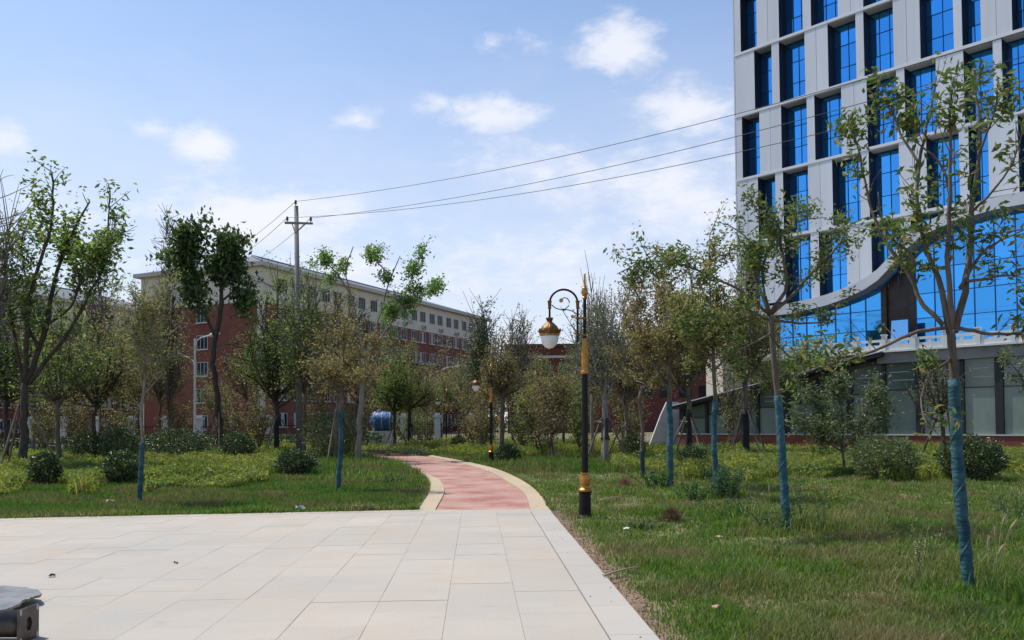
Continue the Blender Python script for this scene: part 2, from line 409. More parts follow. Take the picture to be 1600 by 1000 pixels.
def smooth_line(pts,n):
    p=np.array([G(*q)[:2] for q in pts]); d=np.r_[0,np.cumsum(np.linalg.norm(np.diff(p,axis=0),axis=1))]
    # Catmull-Rom through the points
    s=np.linspace(0,d[-1],n); out=np.zeros((n,2))
    m=np.gradient(p,d,axis=0)
    for q in range(n):
        k=min(max(np.searchsorted(d,s[q])-1,0),len(p)-2); h=d[k+1]-d[k]; t=(s[q]-d[k])/h
        out[q]=(2*t**3-3*t**2+1)*p[k]+(t**3-2*t**2+t)*h*m[k]+(-2*t**3+3*t**2)*p[k+1]+(t**3-t**2)*h*m[k+1]
    return out
NP=44
lo_=smooth_line([(653,800),(671,768),(662,745),(636,731),(606,720),(570,713.5)],NP)
li_=smooth_line([(680,800),(694,768),(686,752),(657,738),(622,724),(578,714.3)],NP)
ri_=smooth_line([(830,800),(818,772),(797,757),(758,736),(719,725),(668,714)],NP)
ro_=smooth_line([(859,800),(841,772),(811,750),(771,733),(725,722),(675,712.5)],NP)
def strip(a,c,z0,z1):
    n=len(a); b=MB()
    V=np.vstack([np.column_stack([a,np.full(n,z1)]),np.column_stack([c,np.full(n,z1)]),np.column_stack([a,np.full(n,z0)]),np.column_stack([c,np.full(n,z0)])])
    k=np.arange(n-1)
    b.add(V,[np.stack([k,k+1,n+k+1,n+k],1),np.stack([2*n+k,2*n+k+1,k+1,k],1),np.stack([n+k,n+k+1,3*n+k+1,3*n+k],1),[[0,n,3*n,2*n]],[[n-1,2*n-1,4*n-1,3*n-1]]])
    return b
M_path=mat('red_concrete',(.285,.11,.092),.85,(.42,.25,.20),1.0,bump=.3,bscale=50,detail=9)
add_dirt(M_path)
M_kerb=mat('kerb_yellow',(.43,.33,.20),.8,(.38,.31,.23),2.5,bump=.2,bscale=40,objrand=.05)
path=tag(strip(li_,ri_,-.05,.018).build('path',M_path),kind='structure')
tail=np.array([li_[-1],ri_[-1],G(640,709.5)[:2],G(380,707)[:2],G(380,710)[:2],G(540,713)[:2]])
b=MB(); pl=np.array([G(668,714)[:2],G(578,714.3)[:2],G(360,712.5)[:2],G(360,709.5)[:2],G(630,709.8)[:2]]); b.prism(np.column_stack([pl,np.full(5,-.05)]),(0,0,.064))
b.build('path_bend',M_path,path)
for (a,c) in ((lo_,li_),(ri_,ro_)):
    for k in range(0,NP-1,3):
        e=min(k+4,NP)
        aa,cc=a[k:e].copy(),c[k:e].copy()
        aa[-1]=aa[-1]*.98+aa[-2]*.02; cc[-1]=cc[-1]*.98+cc[-2]*.02
        strip(aa,cc,-.03,.042).build('kerb_stone',M_kerb,path)
# bare soil along the plaza edge and the right kerb
b=MB()
n=60; u=np.linspace(-9,(E1-E0)@eu,n); w=.06+.14*vnoise(u,u*0,2.3)+.14*vnoise(u,u*0+9,.7)
a=E0+eu*u[:,None]; c=a-ev*w[:,None]
V=np.vstack([np.column_stack([a,np.full(n,.010)]),np.column_stack([c,np.full(n,.004)])]); k=np.arange(n-1); b.add(V,[np.stack([k,k+1,n+k+1,n+k],1)])
tag(b.build('soil_strip',M_dirt),kind='structure')
b=MB()                                            # pebbles and crumbs in that strip
for q in range(420):
    uu=rng.uniform(-1,(E1-E0)@eu+.8); p=E0+eu*uu-ev*abs(rng.normal(.05,.09)); s_=rng.uniform(.006,.022)
    if rng.random()<.05: p=E0+eu*uu+ev*rng.uniform(0,.3); s_*=.5
    r_=rng.normal(0,1,(6,3))*.25
    V=np.array([[1,0,0],[-1,0,0],[0,1,0],[0,-1,0],[0,0,.8],[0,0,-.5]])+r_*.6
    b.add(V*s_+np.array([p[0],p[1],.012 if (p-E0)@ev<=0 else .048]),[[(0,2,4),(2,1,4),(1,3,4),(3,0,4),(2,0,5),(1,2,5),(3,1,5),(0,3,5)]])
tag(b.build('pebbles',mat('pebble',(.26,.20,.15),.9,(.18,.14,.10),20)),kind='stuff')
b=MB(); pl=np.array([[-300,60],[300,60],[300,67],[-300,67]]); b.prism(np.column_stack([pl,np.full(4,-.05)]),(0,0,.06))
tag(b.build('road',mat('asphalt',(.06,.06,.06),.9,(.09,.088,.085),6)),kind='structure')

# ------------------------------------------------------------------ glass tower on the right
M_clad=mat('cladding_panel_grey',(.60,.63,.68),.5,(.53,.56,.605),1.1,metal=.0,objrand=.035,aniso=(1,1,.06),detail=4)
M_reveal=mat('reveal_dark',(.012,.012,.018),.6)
M_head=mat('soffit_grey',(.42,.43,.44),.6)
M_ledge=mat('ledge_white',(.62,.64,.66),.45)
M_mull=mat('mullion_dark',(.02,.075,.20),.4,metal=.5)
def glassmat(name,col,rough=.03,metal=.92,bump=.02):
    m=mat(name,col,rough,metal=metal,spec=.6,objrand=.13); return m
M_blueglass=glassmat('blue_mirror_glass',(.068,.375,.84))
VP=(-450-800)/F
td=-np.array([VP,1.0]); td/=np.linalg.norm(td)                 # along the facade, coming nearer to the right
tn=np.array([td[1],-td[0]]); tn=tn if tn[1]<0 else -tn         # outward (towards the camera)
TC=P(1149.5,180,62)[:2]
tang=math.atan2(td[1],td[0])
tower=tag(empty('office_tower',(TC[0],TC[1],0),tang),'grey panelled tower with tall blue mirror windows and a sweeping curved cut','building')
# local frame: x along facade, y = inward (behind facade), z up.
def tX(px,py,off=0.0,base=TC):
    r=ray(px,py); o=base-tn*off
    t=(tn@o)/(tn@r[:2]); q=r*t
    return (q[:2]-base)@td, EYE+q[2]
floors=[9.85,14.5,19.2,23.9,28.45,33.1,37.7]
def row(pxs,pys):
    out=[]
    for (a,c),y in zip(pxs,pys): out.append((tX(a,y)[0],tX(c,y)[0]))
    return out
rA0=row([(1157,1182),(1217,1254),(1267,1309),(1349,1393)],[40,30,20,10])
rB1=row([(1179,1206),(1217.6,1257.6),(1294,1337.6),(1350,1396),(1437.6,1489.6),(1503,1532),(1581,1608)],[120,105,90,75,45,30,10])
rA2=row([(1160,1187),(1221,1261),(1273,1315),(1355,1401),(1414,1463),(1506,1552),(1566,1612)],[230,205,190,170,155,120,105])
rB3=row([(1185,1212),(1224,1263),(1301,1344),(1358,1405),(1448,1499),(1513.6,1544),(1591,1625)],[325,305,290,275,260,230,215])
rA4=row([(1165,1192),(1227,1267),(1280,1323),(1362,1408),(1423,1475)],[420,405,400,390,350])
TEND=27.0
def ext(r,t0):
    x=r[-1][1]+t0
    while x<TEND-1.8: r.append((x,x+1.5)); x+=3.0
    return r
base_cols=[r for r in rA2]
rA0=rA0+[w for w in rA2 if w[0]>rA0[-1][1]+.2]
for r,q in ((rA0,1.2),(rB1,1.0),(rA2,1.2),(rB3,1.0)): ext(r,q)
curve_px=[(1150,497),(1190,495),(1230,491),(1268,483),(1292,477),(1320,467),(1350,453),(1372,438),(1390,419),(1405,400),(1425,381),(1450,364),(1488,347),(1524,336),(1552,328),(1600,319)]
cv=np.array([tX(*q) for q in curve_px]); 
cv=np.vstack([[-.0,cv[0,1]],cv[1:],[[TEND,cv[-1,1]+.25]]])
def zc(t): return np.interp(t,cv[:,0],cv[:,1])
BAND=.72; DEP=1.0
def zb(t): return zc(t)+BAND
def panel(x0,x1,z0,z1,gap=.02):
    """a cladding pier: front grey, sides dark; its foot follows the curved band"""
    x0+=gap/2; x1-=gap/2
    n=max(2,int((x1-x0)/.35)+2); xs=np.linspace(x0,x1,n); lo=np.maximum(zb(xs)+.004,z0)
    if (lo>=z1-.05).all(): return
    keep=lo<z1-.03; xs=xs[keep]; lo=lo[keep]
    if len(xs)<2: return
    poly=np.vstack([np.column_stack([xs,np.zeros(len(xs)),lo]),[[xs[-1],0,z1],[xs[0],0,z1]]])
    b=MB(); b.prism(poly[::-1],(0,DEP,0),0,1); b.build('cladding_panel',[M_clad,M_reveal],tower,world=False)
allrows=[(floors[0],floors[1],rA4),(floors[1],floors[2],rB3),(floors[2],floors[3],rA2),(floors[3],floors[4],rB1),(floors[4],floors[5],rA0),(floors[5],floors[6],[(a+.0,c) for a,c in rB1])]
for (z0,z1,ws) in allrows:
    z1p=z1-.20
    edges=[0.0]+[v for w in ws for v in w]+[TEND]
    for k in range(0,len(edges),2):
        if edges[k+1]-edges[k]>.05:
            # wide piers are two panels with a joint
            a,c=edges[k],edges[k+1]
            if c-a>1.6: m_=(a+c)/2; panel(a,m_,z0,z1p,.018); panel(m_,c,z0,z1p,.018)
            else: panel(a,c,z0,z1p,.012)
    # floor line: pale ledge, broken where the curve has cut the row away
    xs=np.linspace(0,TEND,110); ok=zb(xs)<z1-.25
    if ok.all(): a0=0
    a=None
    for q in range(len(xs)):
        if ok[q] and a is None: a=xs[q]
        if a is not None and (not ok[q] or q==len(xs)-1):
            b=MB(); b.box((a,-.035,z1-.185),(xs[q],.95,z1-.0),0); b.build('floor_ledge',[M_ledge],tower,world=False); a=None
    for (a,c) in ws:
        if c<=a: continue
        # grey soffit strip under the ledge, a little lower, at the back of the recess
        zt=z1-.19
        n=6; xs2=np.linspace(a,c,n); lo=np.maximum(z0,zb(xs2)-.9)
        if lo.min()>zt-.3: continue
        w=empty('window',(0,0,0),parent=tower)
        b=MB(); zlow=lo.min()
        fr=.035
        b.box((a+.002,.90,zt-.10),(c-.002,1.0,zt-.004)); 
        b.box((a+.002,.90,zlow),(a+fr,1.0,zt-.10)); b.box((c-fr,.90,zlow),(c-.002,1.0,zt-.10)); 
        wd=c-a; vm=[a+fr]+([a+wd*.38] if wd<1.7 else [a+wd*.33, a+wd*.68])+[c-fr]
        if wd>1.9: vm=[a+fr,a+wd*.52,c-fr]
        for v in vm[1:-1]: b.box((v-.018,.92,zlow),(v+.018,1.0,zt-.10))
        hz=[zt-.10,zt-1.45,zt-2.95,z0+.0]
        for h_ in hz[1:-1]: 
            if h_>zlow+.1:
                for i_ in range(len(vm)-1):
                    b.box((vm[i_]+.019,.925,h_-.018),(vm[i_+1]-.019,.995,h_+.018))
        b.build('frame',M_mull,w,world=False)
        for i_ in range(len(vm)-1):
            for j_ in range(3):
                zt_,zl_=hz[j_]-.02,hz[j_+1]+.02
                xs3=np.array([vm[i_]+.02,vm[i_+1]-.02]); l3=np.maximum(zl_,zb(xs3)-.9)
                if (l3>=zt_-.05).any(): continue
                q1,q2,q3=np.random.default_rng(int(xs3[0]*997+zt_*31)).normal(0,.005,3); poly=[(xs3[0],.965,l3[0]),(xs3[1],.965+q1,l3[1]),(xs3[1],.965+q1+q2,zt_),(xs3[0],.965+q2,zt_)]
                b=MB(); b.prism(np.array(poly)[::-1],(0,.02,0)); b.build('pane',M_blueglass,w,world=False)
        b=MB(); b.box((a+.003,.02,zt-.05),(c-.003,.88,zt-.003)); b.build('window_head',M_head,w,world=False)
# curved band
n=70; xs=np.linspace(0,TEND,n); lo=zc(xs); hi=zb(xs)
b=MB(); V=np.vstack([np.column_stack([xs,np.full(n,-.06),lo]),np.column_stack([xs,np.full(n,-.06),hi]),np.column_stack([xs,np.full(n,1.15),lo]),np.column_stack([xs,np.full(n,1.15),hi])]); k=np.arange(n-1)
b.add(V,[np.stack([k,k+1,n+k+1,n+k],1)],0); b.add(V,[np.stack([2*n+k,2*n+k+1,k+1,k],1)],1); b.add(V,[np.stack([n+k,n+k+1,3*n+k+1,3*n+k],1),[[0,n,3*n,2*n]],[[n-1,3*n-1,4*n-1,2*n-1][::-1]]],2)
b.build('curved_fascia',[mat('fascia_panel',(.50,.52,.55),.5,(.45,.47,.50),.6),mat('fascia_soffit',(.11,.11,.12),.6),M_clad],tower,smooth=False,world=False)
# blank top storeys and the body behind
b=MB(); b.box((0,0,37.7),(TEND,DEP,47.0)); b.build('parapet',M_clad,tower,world=False)
b=MB(); b.box((0.02,1.3,.0),(TEND,24,46.8)); b.box((0.02,1.02,9.0),(.5,1.29,46)); b.build('core',M_reveal,tower,world=False)
b=MB(); b.box((-.12,0.0,8.8),(-.02,24,47.0)); b.build('side_wall',M_clad,tower,world=False)
# lower curtain wall with its dark entrance bay
DECK=4.8
gx0=tX(1217,500,1.05)[0]; ex0=tX(1377,480,1.05)[0]; ex1=tX(1431,480,1.05)[0]
def curtain(xa,xb,z0,nx,hs):
    w=empty('curtain_wall',(0,0,0),parent=tower)
    xs=np.linspace(xa,xb,nx+1); zs=[z0]
    while zs[-1]<14.5: zs.append(zs[-1]+hs)
    fr=MB()
    for x in xs:
        top=min(zs[-1],zc(x)+.4); fr.box((x-.025,1.04,z0),(x+.025,1.14,top))
    for z in zs:
        sel=[x for x in np.linspace(xa,xb,60) if zc(x)+.4>z+.03]
        # horizontal bars in runs
        run=None; xx=np.linspace(xa,xb,60)
        for q,x in enumerate(xx):
            okx=zc(x)+.35>z+.03
            if okx and run is None: run=x
            if run is not None and (not okx or q==len(xx)-1):
                if x-run>.1: fr.box((run,1.045,z-.022),(x,1.135,z+.022))
                run=None
    fr.build('frame',M_mull,w,world=False)
    for i_ in range(nx):
        for j_ in range(len(zs)-1):
            a,c=xs[i_]+.026,xs[i_+1]-.026; z_,Z_=zs[j_]+.023,zs[j_+1]-.023
            ta,tc_=min(Z_,zc(a)+.35),min(Z_,zc(c)+.35)
            if ta<=z_+.05 and tc_<=z_+.05: continue
            ta=max(ta,z_+.02); tc_=max(tc_,z_+.02)
            q1,q2=np.random.default_rng(int(a*997+z_*31)).normal(0,.006,2); b=MB(); b.prism(np.array([(a,1.10,z_),(c,1.10+q1,z_),(c,1.10+q1+q2,tc_),(a,1.10+q2,ta)])[::-1],(0,.02,0)); b.build('pane',M_blueglass,w,world=False)
curtain(gx0,ex0,DECK,7,1.3); curtain(ex1,TEND,DECK,13,1.55)
b=MB(); b.box((ex0+.02,1.0,DECK),(ex0+.35,1.29,13)); b.box((ex1-.35,1.0,DECK),(ex1-.02,1.29,13)); b.box((ex0+.36,1.2,8.2),(ex1-.36,1.28,8.45)); b.box((ex0+.36,1.24,DECK),(ex1-.36,1.285,13))
b.build('entrance_bay',mat('bay_brown',(.014,.010,.010),.4,(.03,.02,.018),2),tower,world=False)
bx0,bz0=tX(1391,528,-.3); bx1,bz1=tX(1418,499,-.3)
b=MB(); b.prism(np.array([(bx0,-.3,bz0-.6),(bx1,-.3,bz0-.6),(bx1,-.3,bz1),(bx0+.1,-.3,bz1)])[::-1],(0,.1,0)); b.build('entrance_panel',mat('panel_blue',(.12,.36,.75),.3),tower,world=False)

# ------------------------------------------------------------------ podium with balustrade, glazed sloping pavilion
PB=P(1060,680,52)[:2]
def pX(px,py,off=0.0): return tX(px,py,off,PB)
Lp=34.0
podium=tag(empty('podium_terrace',(PB[0],PB[1],0),tang),'raised grey concrete terrace with white capping below the glass tower','terrace')
px0=pX(1178,560,.0)[0]
M_conc=mat('fascia_concrete',(.17,.165,.155),.85,(.24,.235,.225),1.3,bump=.2,bscale=30)
b=MB(); xr=pX(1366,567,-.5)[0]; b.box((px0,.40,3.4),(xr,1.2,4.9)); b.box((xr+.005,-.2,4.36),(Lp,1.2,4.9)); b.build('fascia',M_conc,podium,world=False)
b=MB(); b.box((px0-.1,-.32,4.905),(Lp,11,5.0)); b.build('capping',mat('capping_white',(.66,.66,.64),.7,(.58,.58,.56),2),podium,world=False)
b=MB(); b.box((px0+1,2.6,0),(Lp,11,4.85)); b.build('retaining_wall',M_conc,podium,world=False)
bal=tag(empty('balustrade',(PB[0],PB[1],0),tang),'white stone balustrade with slotted panels on the terrace edge','balustrade')
M_white=mat('white_stone',(.66,.67,.66),.6,(.58,.60,.60),3,objrand=.03)
x=px0+.2; 
post=MB(); post.box((-.10,-.30,5.005),(.10,-.10,5.74)); post.box((-.135,-.335,5.745),(.135,-.065,5.80)); post_me=post.mesh('post',M_white)
pan=MB(); pan.box((.105,-.25,5.005),(1.345,-.15,5.28)); pan.box((.105,-.25,5.44),(1.345,-.15,5.56))
for (a,c) in ((.105,.22),(.66,.79),(1.23,1.345)): pan.box((a,-.245,5.282),(c,-.155,5.438))
pan_me=pan.mesh('slotted_panel',M_white)
while x<Lp-1.5:
    inst('post',post_me,bal,(x,0,0)); inst('slotted_panel',pan_me,bal,(x,0,0)); x+=1.45
pav=tag(empty('glazed_pavilion',(PB[0],PB[1],0),tang),'low sloping roofed glass pavilion on a red plinth under the terrace','pavilion')
M_plinth=mat('plinth_red',(.17,.045,.032),.8,(.21,.065,.045),3,bump=.1)
M_col=mat('column_dark',(.018,.024,.024),.5)
M_pane_lo=mat('frosted_glass',(.14,.185,.16),.18,(.19,.235,.205),.8,spec=.6,objrand=.18)
M_pane_hi=mat('dark_green_glass',(.06,.09,.075),.12,(.09,.12,.10),.7,spec=.8,objrand=.25)
b=MB(); b.box((0,-.06,0),(Lp,.6,.76)); b.build('plinth',M_plinth,pav,world=False)
b=MB(); b.box((-.02,-.10,.764),(Lp,.25,.83)); b.build('sill',mat('sill_grey',(.45,.46,.44),.6),pav,world=False)
xs_roof=pX(1370,567,-.5)[0]; z_r0,z_r1=2.30,4.42
def zr(x): return z_r0+(z_r1-z_r0)*min(1,max(0,x/xs_roof))
b=MB(); b.prism(np.array([(-.15,-.55,z_r0+.0),(xs_roof+.25,-.55,zr(xs_roof)+.29),(xs_roof+.25,-.55,zr(xs_roof)+.50),(-.15,-.55,z_r0+.14)])[::-1],(0,2.4,0)); b.build('roof',mat('roof_dark',(.02,.02,.022),.5),pav,world=False)
b=MB(); b.prism(np.array([(-.2,-.60,z_r0+.143),(xs_roof+.25,-.60,zr(xs_roof)+.503),(xs_roof+.25,-.60,zr(xs_roof)+.56),(-.2,-.60,z_r0+.20)])[::-1],(0,2.45,0)); b.build('roof_flashing',mat('flashing',(.55,.55,.53),.6),pav,world=False)
cols=[pX(q,640)[0] for q in (1066,1104,1141,1184,1229,1277,1328,1382,1437,1504,1562)]
while cols[-1]<Lp-2.2: cols.append(cols[-1]+1.75)
for q,x in enumerate(cols):
    w_=.09 if q%2 else .17
    b=MB(); b.box((x-w_,-.05,.832),(x+w_,.2,min(zr(x)-.02,4.3))); b.build('column',M_col,pav,world=False)
for q in range(len(cols)-1):
    a,c=cols[q]+(.10 if q%2 else .18),cols[q+1]-(.18 if q%2 else .10)
    if c-a<.2: continue
    za,zc_=zr(a)-.05,zr(c)-.05
    zm=.832+(za-.832)*.62
    b=MB(); b.prism(np.array([(a,.06,.834),(c,.06,.834),(c,.06,zm-.02),(a,.06,zm-.02)])[::-1],(0,.03,0)); b.build('pane',M_pane_lo,pav,world=False)
    b=MB(); b.prism(np.array([(a,.06,zm+.02),(c,.06,zm+.02),(c,.06,zc_),(a,.06,za)])[::-1],(0,.03,0)); b.build('pane',M_pane_hi,pav,world=False)
    b=MB(); b.box((a,.02,zm-.019),(c,.10,zm+.019)); b.build('transom',M_col,pav,world=False)
    for hh in (.32,.62):
        zz=zm+.05+(min(za,zc_)-zm)*hh
        if q>2 and zz<min(za,zc_)-.15:
            ll=(c-a)*random.uniform(.5,.8); aa=a+random.uniform(.05,(c-a)-ll)
            b=MB(); b.box((aa,.045,zz-.018),(aa+ll,.058,zz+.018)); b.build('reflection_streak',mat('reflection_pale',(.40,.44,.42),.4),pav,world=False)  # pale bar on the glass, painted as a reflected streak of ceiling light
b=MB(); b.box((0,.62,0),(Lp,2.3,2.2)); b.build('back_wall',M_col,pav,world=False)
# light wing wall at the pavilion's left end
b=MB(); Yw=53.5
pl=np.array([P(1014,694,Yw),P(1061,694,Yw),P(1061,628,Yw),P(1042,628,Yw),P(1032,650,Yw)]); pl[0,2]=pl[1,2]=-.02
b.prism(pl,(0,.35,0)); tag(b.build('wing_wall',mat('render_pale',(.50,.49,.48),.8,(.44,.43,.42),2)),'pale grey slanted wing wall closing the left end of the glass pavilion','wall')
# cream block and low red hall behind the trees
b=MB(); c0=P(1128,512,70); c1=P(1180,512,70)
bl=tag(empty('stair_block',((c0[0]+c1[0])/2,72,0)),'cream stair block with a dark opening left of the tower foot','building')
b.box((c0[0],70,0),(c1[0],76,c0[2])); b.build('wall',mat('cream_render',(.50,.45,.36),.8,(.44,.40,.33),1.5),bl)
b=MB(); b.box((c1[0]+.02,70.3,0),(c1[0]+1.6,76,c0[2]-.5)); b.build('opening',M_reveal,bl)
b=MB(); b.box((c0[0]-.2,69.8,c0[2]+.004),(c1[0]+.2,76.2,c0[2]+.22)); b.build('roof',M_white,bl)
c0=P(792,542,125); c1=P(1150,542,125)
hall=tag(empty('red_hall',((c0[0]+c1[0])/2,130,0)),'long low dark red hall with a pale string course far behind the near lamp','building')
M_dred=mat('brick_dark_red',(.105,.030,.026),.85,(.14,.045,.036),2)
zt=c0[2]; zl=P(850,557,125)[2]
b=MB(); b.box((c0[0],125,0),(c1[0],145,zt)); b.build('wall',M_dred,hall)
b=MB(); b.box((c0[0]-.3,124.6,zl-.25),(c1[0],124.99,zl+.1)); b.build('string_course',mat('pale_band',(.5,.46,.4),.8),hall)
b=MB(); b.box((c0[0]-.4,124.5,zt+.003),(c1[0],145.4,zt+.35)); b.build('roof',mat('roof_brown',(.10,.05,.045),.8),hall)
wme=MB(); wme.box((0,0,0),(1.8,.1,1.7)); wme=wme.mesh('window',mat('window_dark',(.02,.025,.03),.15))
for q in range(16):
    for z_ in (zl-2.6,zl-6.2): inst('window',wme,hall,(c0[0]+2+q*2.9-hall.location[0],124.93-hall.location[1],z_))

# ------------------------------------------------------------------ dormitories
M_red=mat('wall_red',(.19,.066,.045),.85,(.155,.052,.036),.5,detail=8)
M_cream=mat('wall_cream',(.62,.565,.455),.85,(.56,.52,.44),.6)
M_roof=mat('roof_tile_grey',(.125,.135,.155),.8,(.165,.175,.195),3,bump=.5,bscale=14,aniso=(1,1,3))
M_wpane=mat('window_pane',(.012,.015,.018),.35,(.035,.04,.045),.4,spec=.12,objrand=.5)
M_wframe=mat('window_frame',(.45,.46,.45),.5)
M_ac=mat('air_con_white',(.45,.45,.44),.6)
M_curt=mat('curtain_pale',(.42,.40,.38),.8)
dx_=np.array([.40,.915]); dx_/=np.linalg.norm(dx_)
def dorm(name,label,corner,length,depth,z_top,detail_from,detail_to,endwin):
    ang=math.atan2(dx_[1],dx_[0])
    D=tag(empty(name,(corner[0],corner[1],0),ang),label,'building',group='red and cream dormitory blocks')
    fh=3.35; zb_=z_top-4.2                                  # cream band: the top storey
    b=MB(); b.box((0,0,0),(length,depth,zb_-.004)); b.build('wall',M_red,D,world=False)
    b=MB(); b.box((-.06,-.06,zb_),(length+.06,depth+.06,z_top)); b.build('top_storey',M_cream,D,world=False)
    b=MB(); b.box((-.12,-.12,-.1),(.55,.5,zb_-.01)); b.build('corner_pier',M_cream,D,world=False)
    b=MB(); b.box((-.75,-.75,z_top+.004),(length+.75,depth+.75,z_top+.5)); b.build('eaves',mat('eaves_pale',(.46,.44,.40),.8),D,world=False)
    b=MB(); e=.6; rz=z_top+.505; hgt=3.3; hd=depth/2+e
    V=[(-e,-e,rz),(length+e,-e,rz),(length+e,depth+e,rz),(-e,depth+e,rz),(hd-e,depth/2,rz+hgt),(length+e-hd,depth/2,rz+hgt)]
    b.add(V,[[(0,1,5,4),(2,3,4,5)],[(1,2,5),(3,0,4)],[(3,2,1,0)]]); roof=b.build('roof',M_roof,D,world=False)
    b=MB(); b.tube([(-e,-e,rz+.06),(hd-e,depth/2,rz+hgt+.06),(length+e-hd,depth/2,rz+hgt+.06)],.14,5); b.build('ridge',M_roof,roof,world=False)
    fr=MB(); w,h=1.8,1.75
    fr.box((0,-.05,0),(w,.02,.07)); fr.box((0,-.05,h-.07),(w,.02,h)); fr.box((0,-.05,.07),(.07,.02,h-.07)); fr.box((w-.07,-.05,.07),(w,.02,h-.07)); fr.box((w*.34,-.045,.07),(w*.34+.06,.02,h-.07)); fr.box((w*.66,-.045,.07),(w*.66+.06,.02,h-.07))
    fme=fr.mesh('window',M_wframe)
    pn=MB(); pn.box((.07,-.015,.07),(w-.07,-.004,h-.07)); pme=pn.mesh('pane',M_wpane)
    cu=MB(); cu.box((.1,-.03,.08),(.5,-.017,h-.08)); cme=cu.mesh('curtain',M_curt)
    sl=MB(); sl.box((-.1,-.22,-.12),(w+.1,-.005,-.02)); sme=sl.mesh('window_sill',M_wframe)
    ac=MB(); ac.box((0,-.45,0),(.85,-.07,.6)); ac.lathe([(.001,0),(.22,0),(.22,.02),(.001,.02)],sides=8); 
    ac=MB(); ac.box((0,-.45,0),(.85,-.07,.6)); ac.box((.08,-.465,.08),(.55,-.452,.52),1); acme=ac.mesh('air_conditioner',[M_ac,M_wpane])
    for f in range(6):
        z0=z_top-2.75-f*fh; off=-.065 if f==0 else -.005
        x=detail_from; q=0
        while x<detail_to and z0>0.5:
            wnd=inst('window',fme,D,(x,off,z0)); inst('pane',pme,wnd)
            if f>0: inst('window_sill',sme,wnd)
            if random.random()<.55 and f>0: inst('curtain',cme,wnd,(random.choice((0,.62,1.2)),0,0))
            if f==0 and q%2==0: inst('air_conditioner',acme,D,(x+.6,off,z0-1.15))
            if f>0 and random.random()<.25: inst('air_conditioner',acme,D,(x+2.0,off,z0-.3))
            x+=2.75 if q%2 else 3.15; q+=1
    if endwin:
        R=Matrix.Rotation(-math.pi/2,4,'Z')
        for f in range(6):
            z0=z_top-3.0-f*fh
            if z0<.5: break
            wnd=inst('window',fme,D,mat=Matrix.Translation((-.075 if f==0 else -.01,depth*.52,z0))@R); inst('pane',pme,wnd); inst('window_sill',sme,wnd)
        # downpipes
        b=MB(); b.tube([(-.12,depth-.5,0),(-.12,depth-.5,z_top-.1)],.09,6); b.build('downpipe',M_cream,D,world=False)
    return D
d1=dorm('dormitory_block','red and cream dormitory block whose end wall and long side show behind the concrete pole',P(408,413,103)[:2],64,19.5,P(408,416,103)[2],3.0,58,True)
d2c=P(0,457,120)[:2]-dx_*30
d2=dorm('dormitory_block','red and cream dormitory block half hidden by trees at the left edge',d2c,64,19.5,P(0,458,120)[2],24,58,False)

# ------------------------------------------------------------------ boundary fence, street lights, tank, utility pole
fence=tag(empty('boundary_fence',(0,58,0)),'white pillared boundary fence with dark rails along the road','fence')
fp=MB(); fp.box((-.19,-.19,0),(.19,.19,2.0)); fp.box((-.27,-.27,2.003),(.27,.27,2.14)); fp.box((-.15,-.15,2.143),(.15,.15,2.3)); fpm=fp.mesh('pillar',mat('pillar_white',(.60,.60,.58),.7,(.5,.5,.48),3))
fr_=MB(); 
for q in range(11): fr_.box((.25+q*.17,-.015,.35),(.28+q*.17,.015,1.7))
fr_.box((.19,-.025,1.5),(2.12,.025,1.56)); fr_.box((.19,-.025,.45),(2.12,.025,.51)); frm=fr_.mesh('railing',mat('rail_dark',(.02,.02,.022),.5,metal=.4))
fl_=MB(); fl_.box((.195,-.1,0),(2.115,.1,.33)); flm=fl_.mesh('low_wall',mat('low_wall_grey',(.3,.29,.27),.8))
xf=X_at(-60,58)
while xf<X_at(1000,58):
    if 470<800+F*xf/58<585 or 800+F*xf/58>780: xf+=2.31; continue
    inst('pillar',fpm,fence,(xf,0,0)); inst('railing',frm,fence,(xf,0,0)); inst('low_wall',flm,fence,(xf,0,0)); xf+=2.31
M_lwhite=mat('street_light_white',(.62,.62,.62),.45)
def street_light(px,Y,ytop,arms,label):
    H=P(px,ytop,Y)[2]; c=np.array([X_at(px,Y),Y,0]); o=tag(empty('street_light',c),label,'street light',group='white street lights along the road')
    b=MB(); b.lathe([(.13,0),(.13,.5),(.085,.55),(.06,H)],c,10); b.build('pole',M_lwhite,o)
    for (dx,dz) in arms:
        s=np.sign(dx); z0=H+dz-.35
        b=MB(); b.tube(c+np.array([(0,0,z0-.5),(s*.08,0,z0+.05),(s*.35,0,z0+.28),(dx*.75,0,z0+.42)]),.045,6); b.build('arm',M_lwhite,o)
        b=MB(); e=c+np.array([dx*.75,0,z0+.42]); b.tube([e,e+np.array([s*.2,0,.06]),e+np.array([s*.55,0,.13]),e+np.array([s*.75,0,.15])],[.06,.13,.13,.05],8); b.build('lamp_head',M_lwhite,o,smooth=True)
street_light(304.5,56,529,[(1.2,.1),(-1.0,-1.2)],'white two armed street light in front of the red dormitory end wall')
street_light(690,92,583,[(2.0,.6),(-1.6,-.8)],'white two armed street light between the far gold lamps')
street_light(810,80,590,[(1.5,.2)],'white single armed street light seen left of the near lamp post')
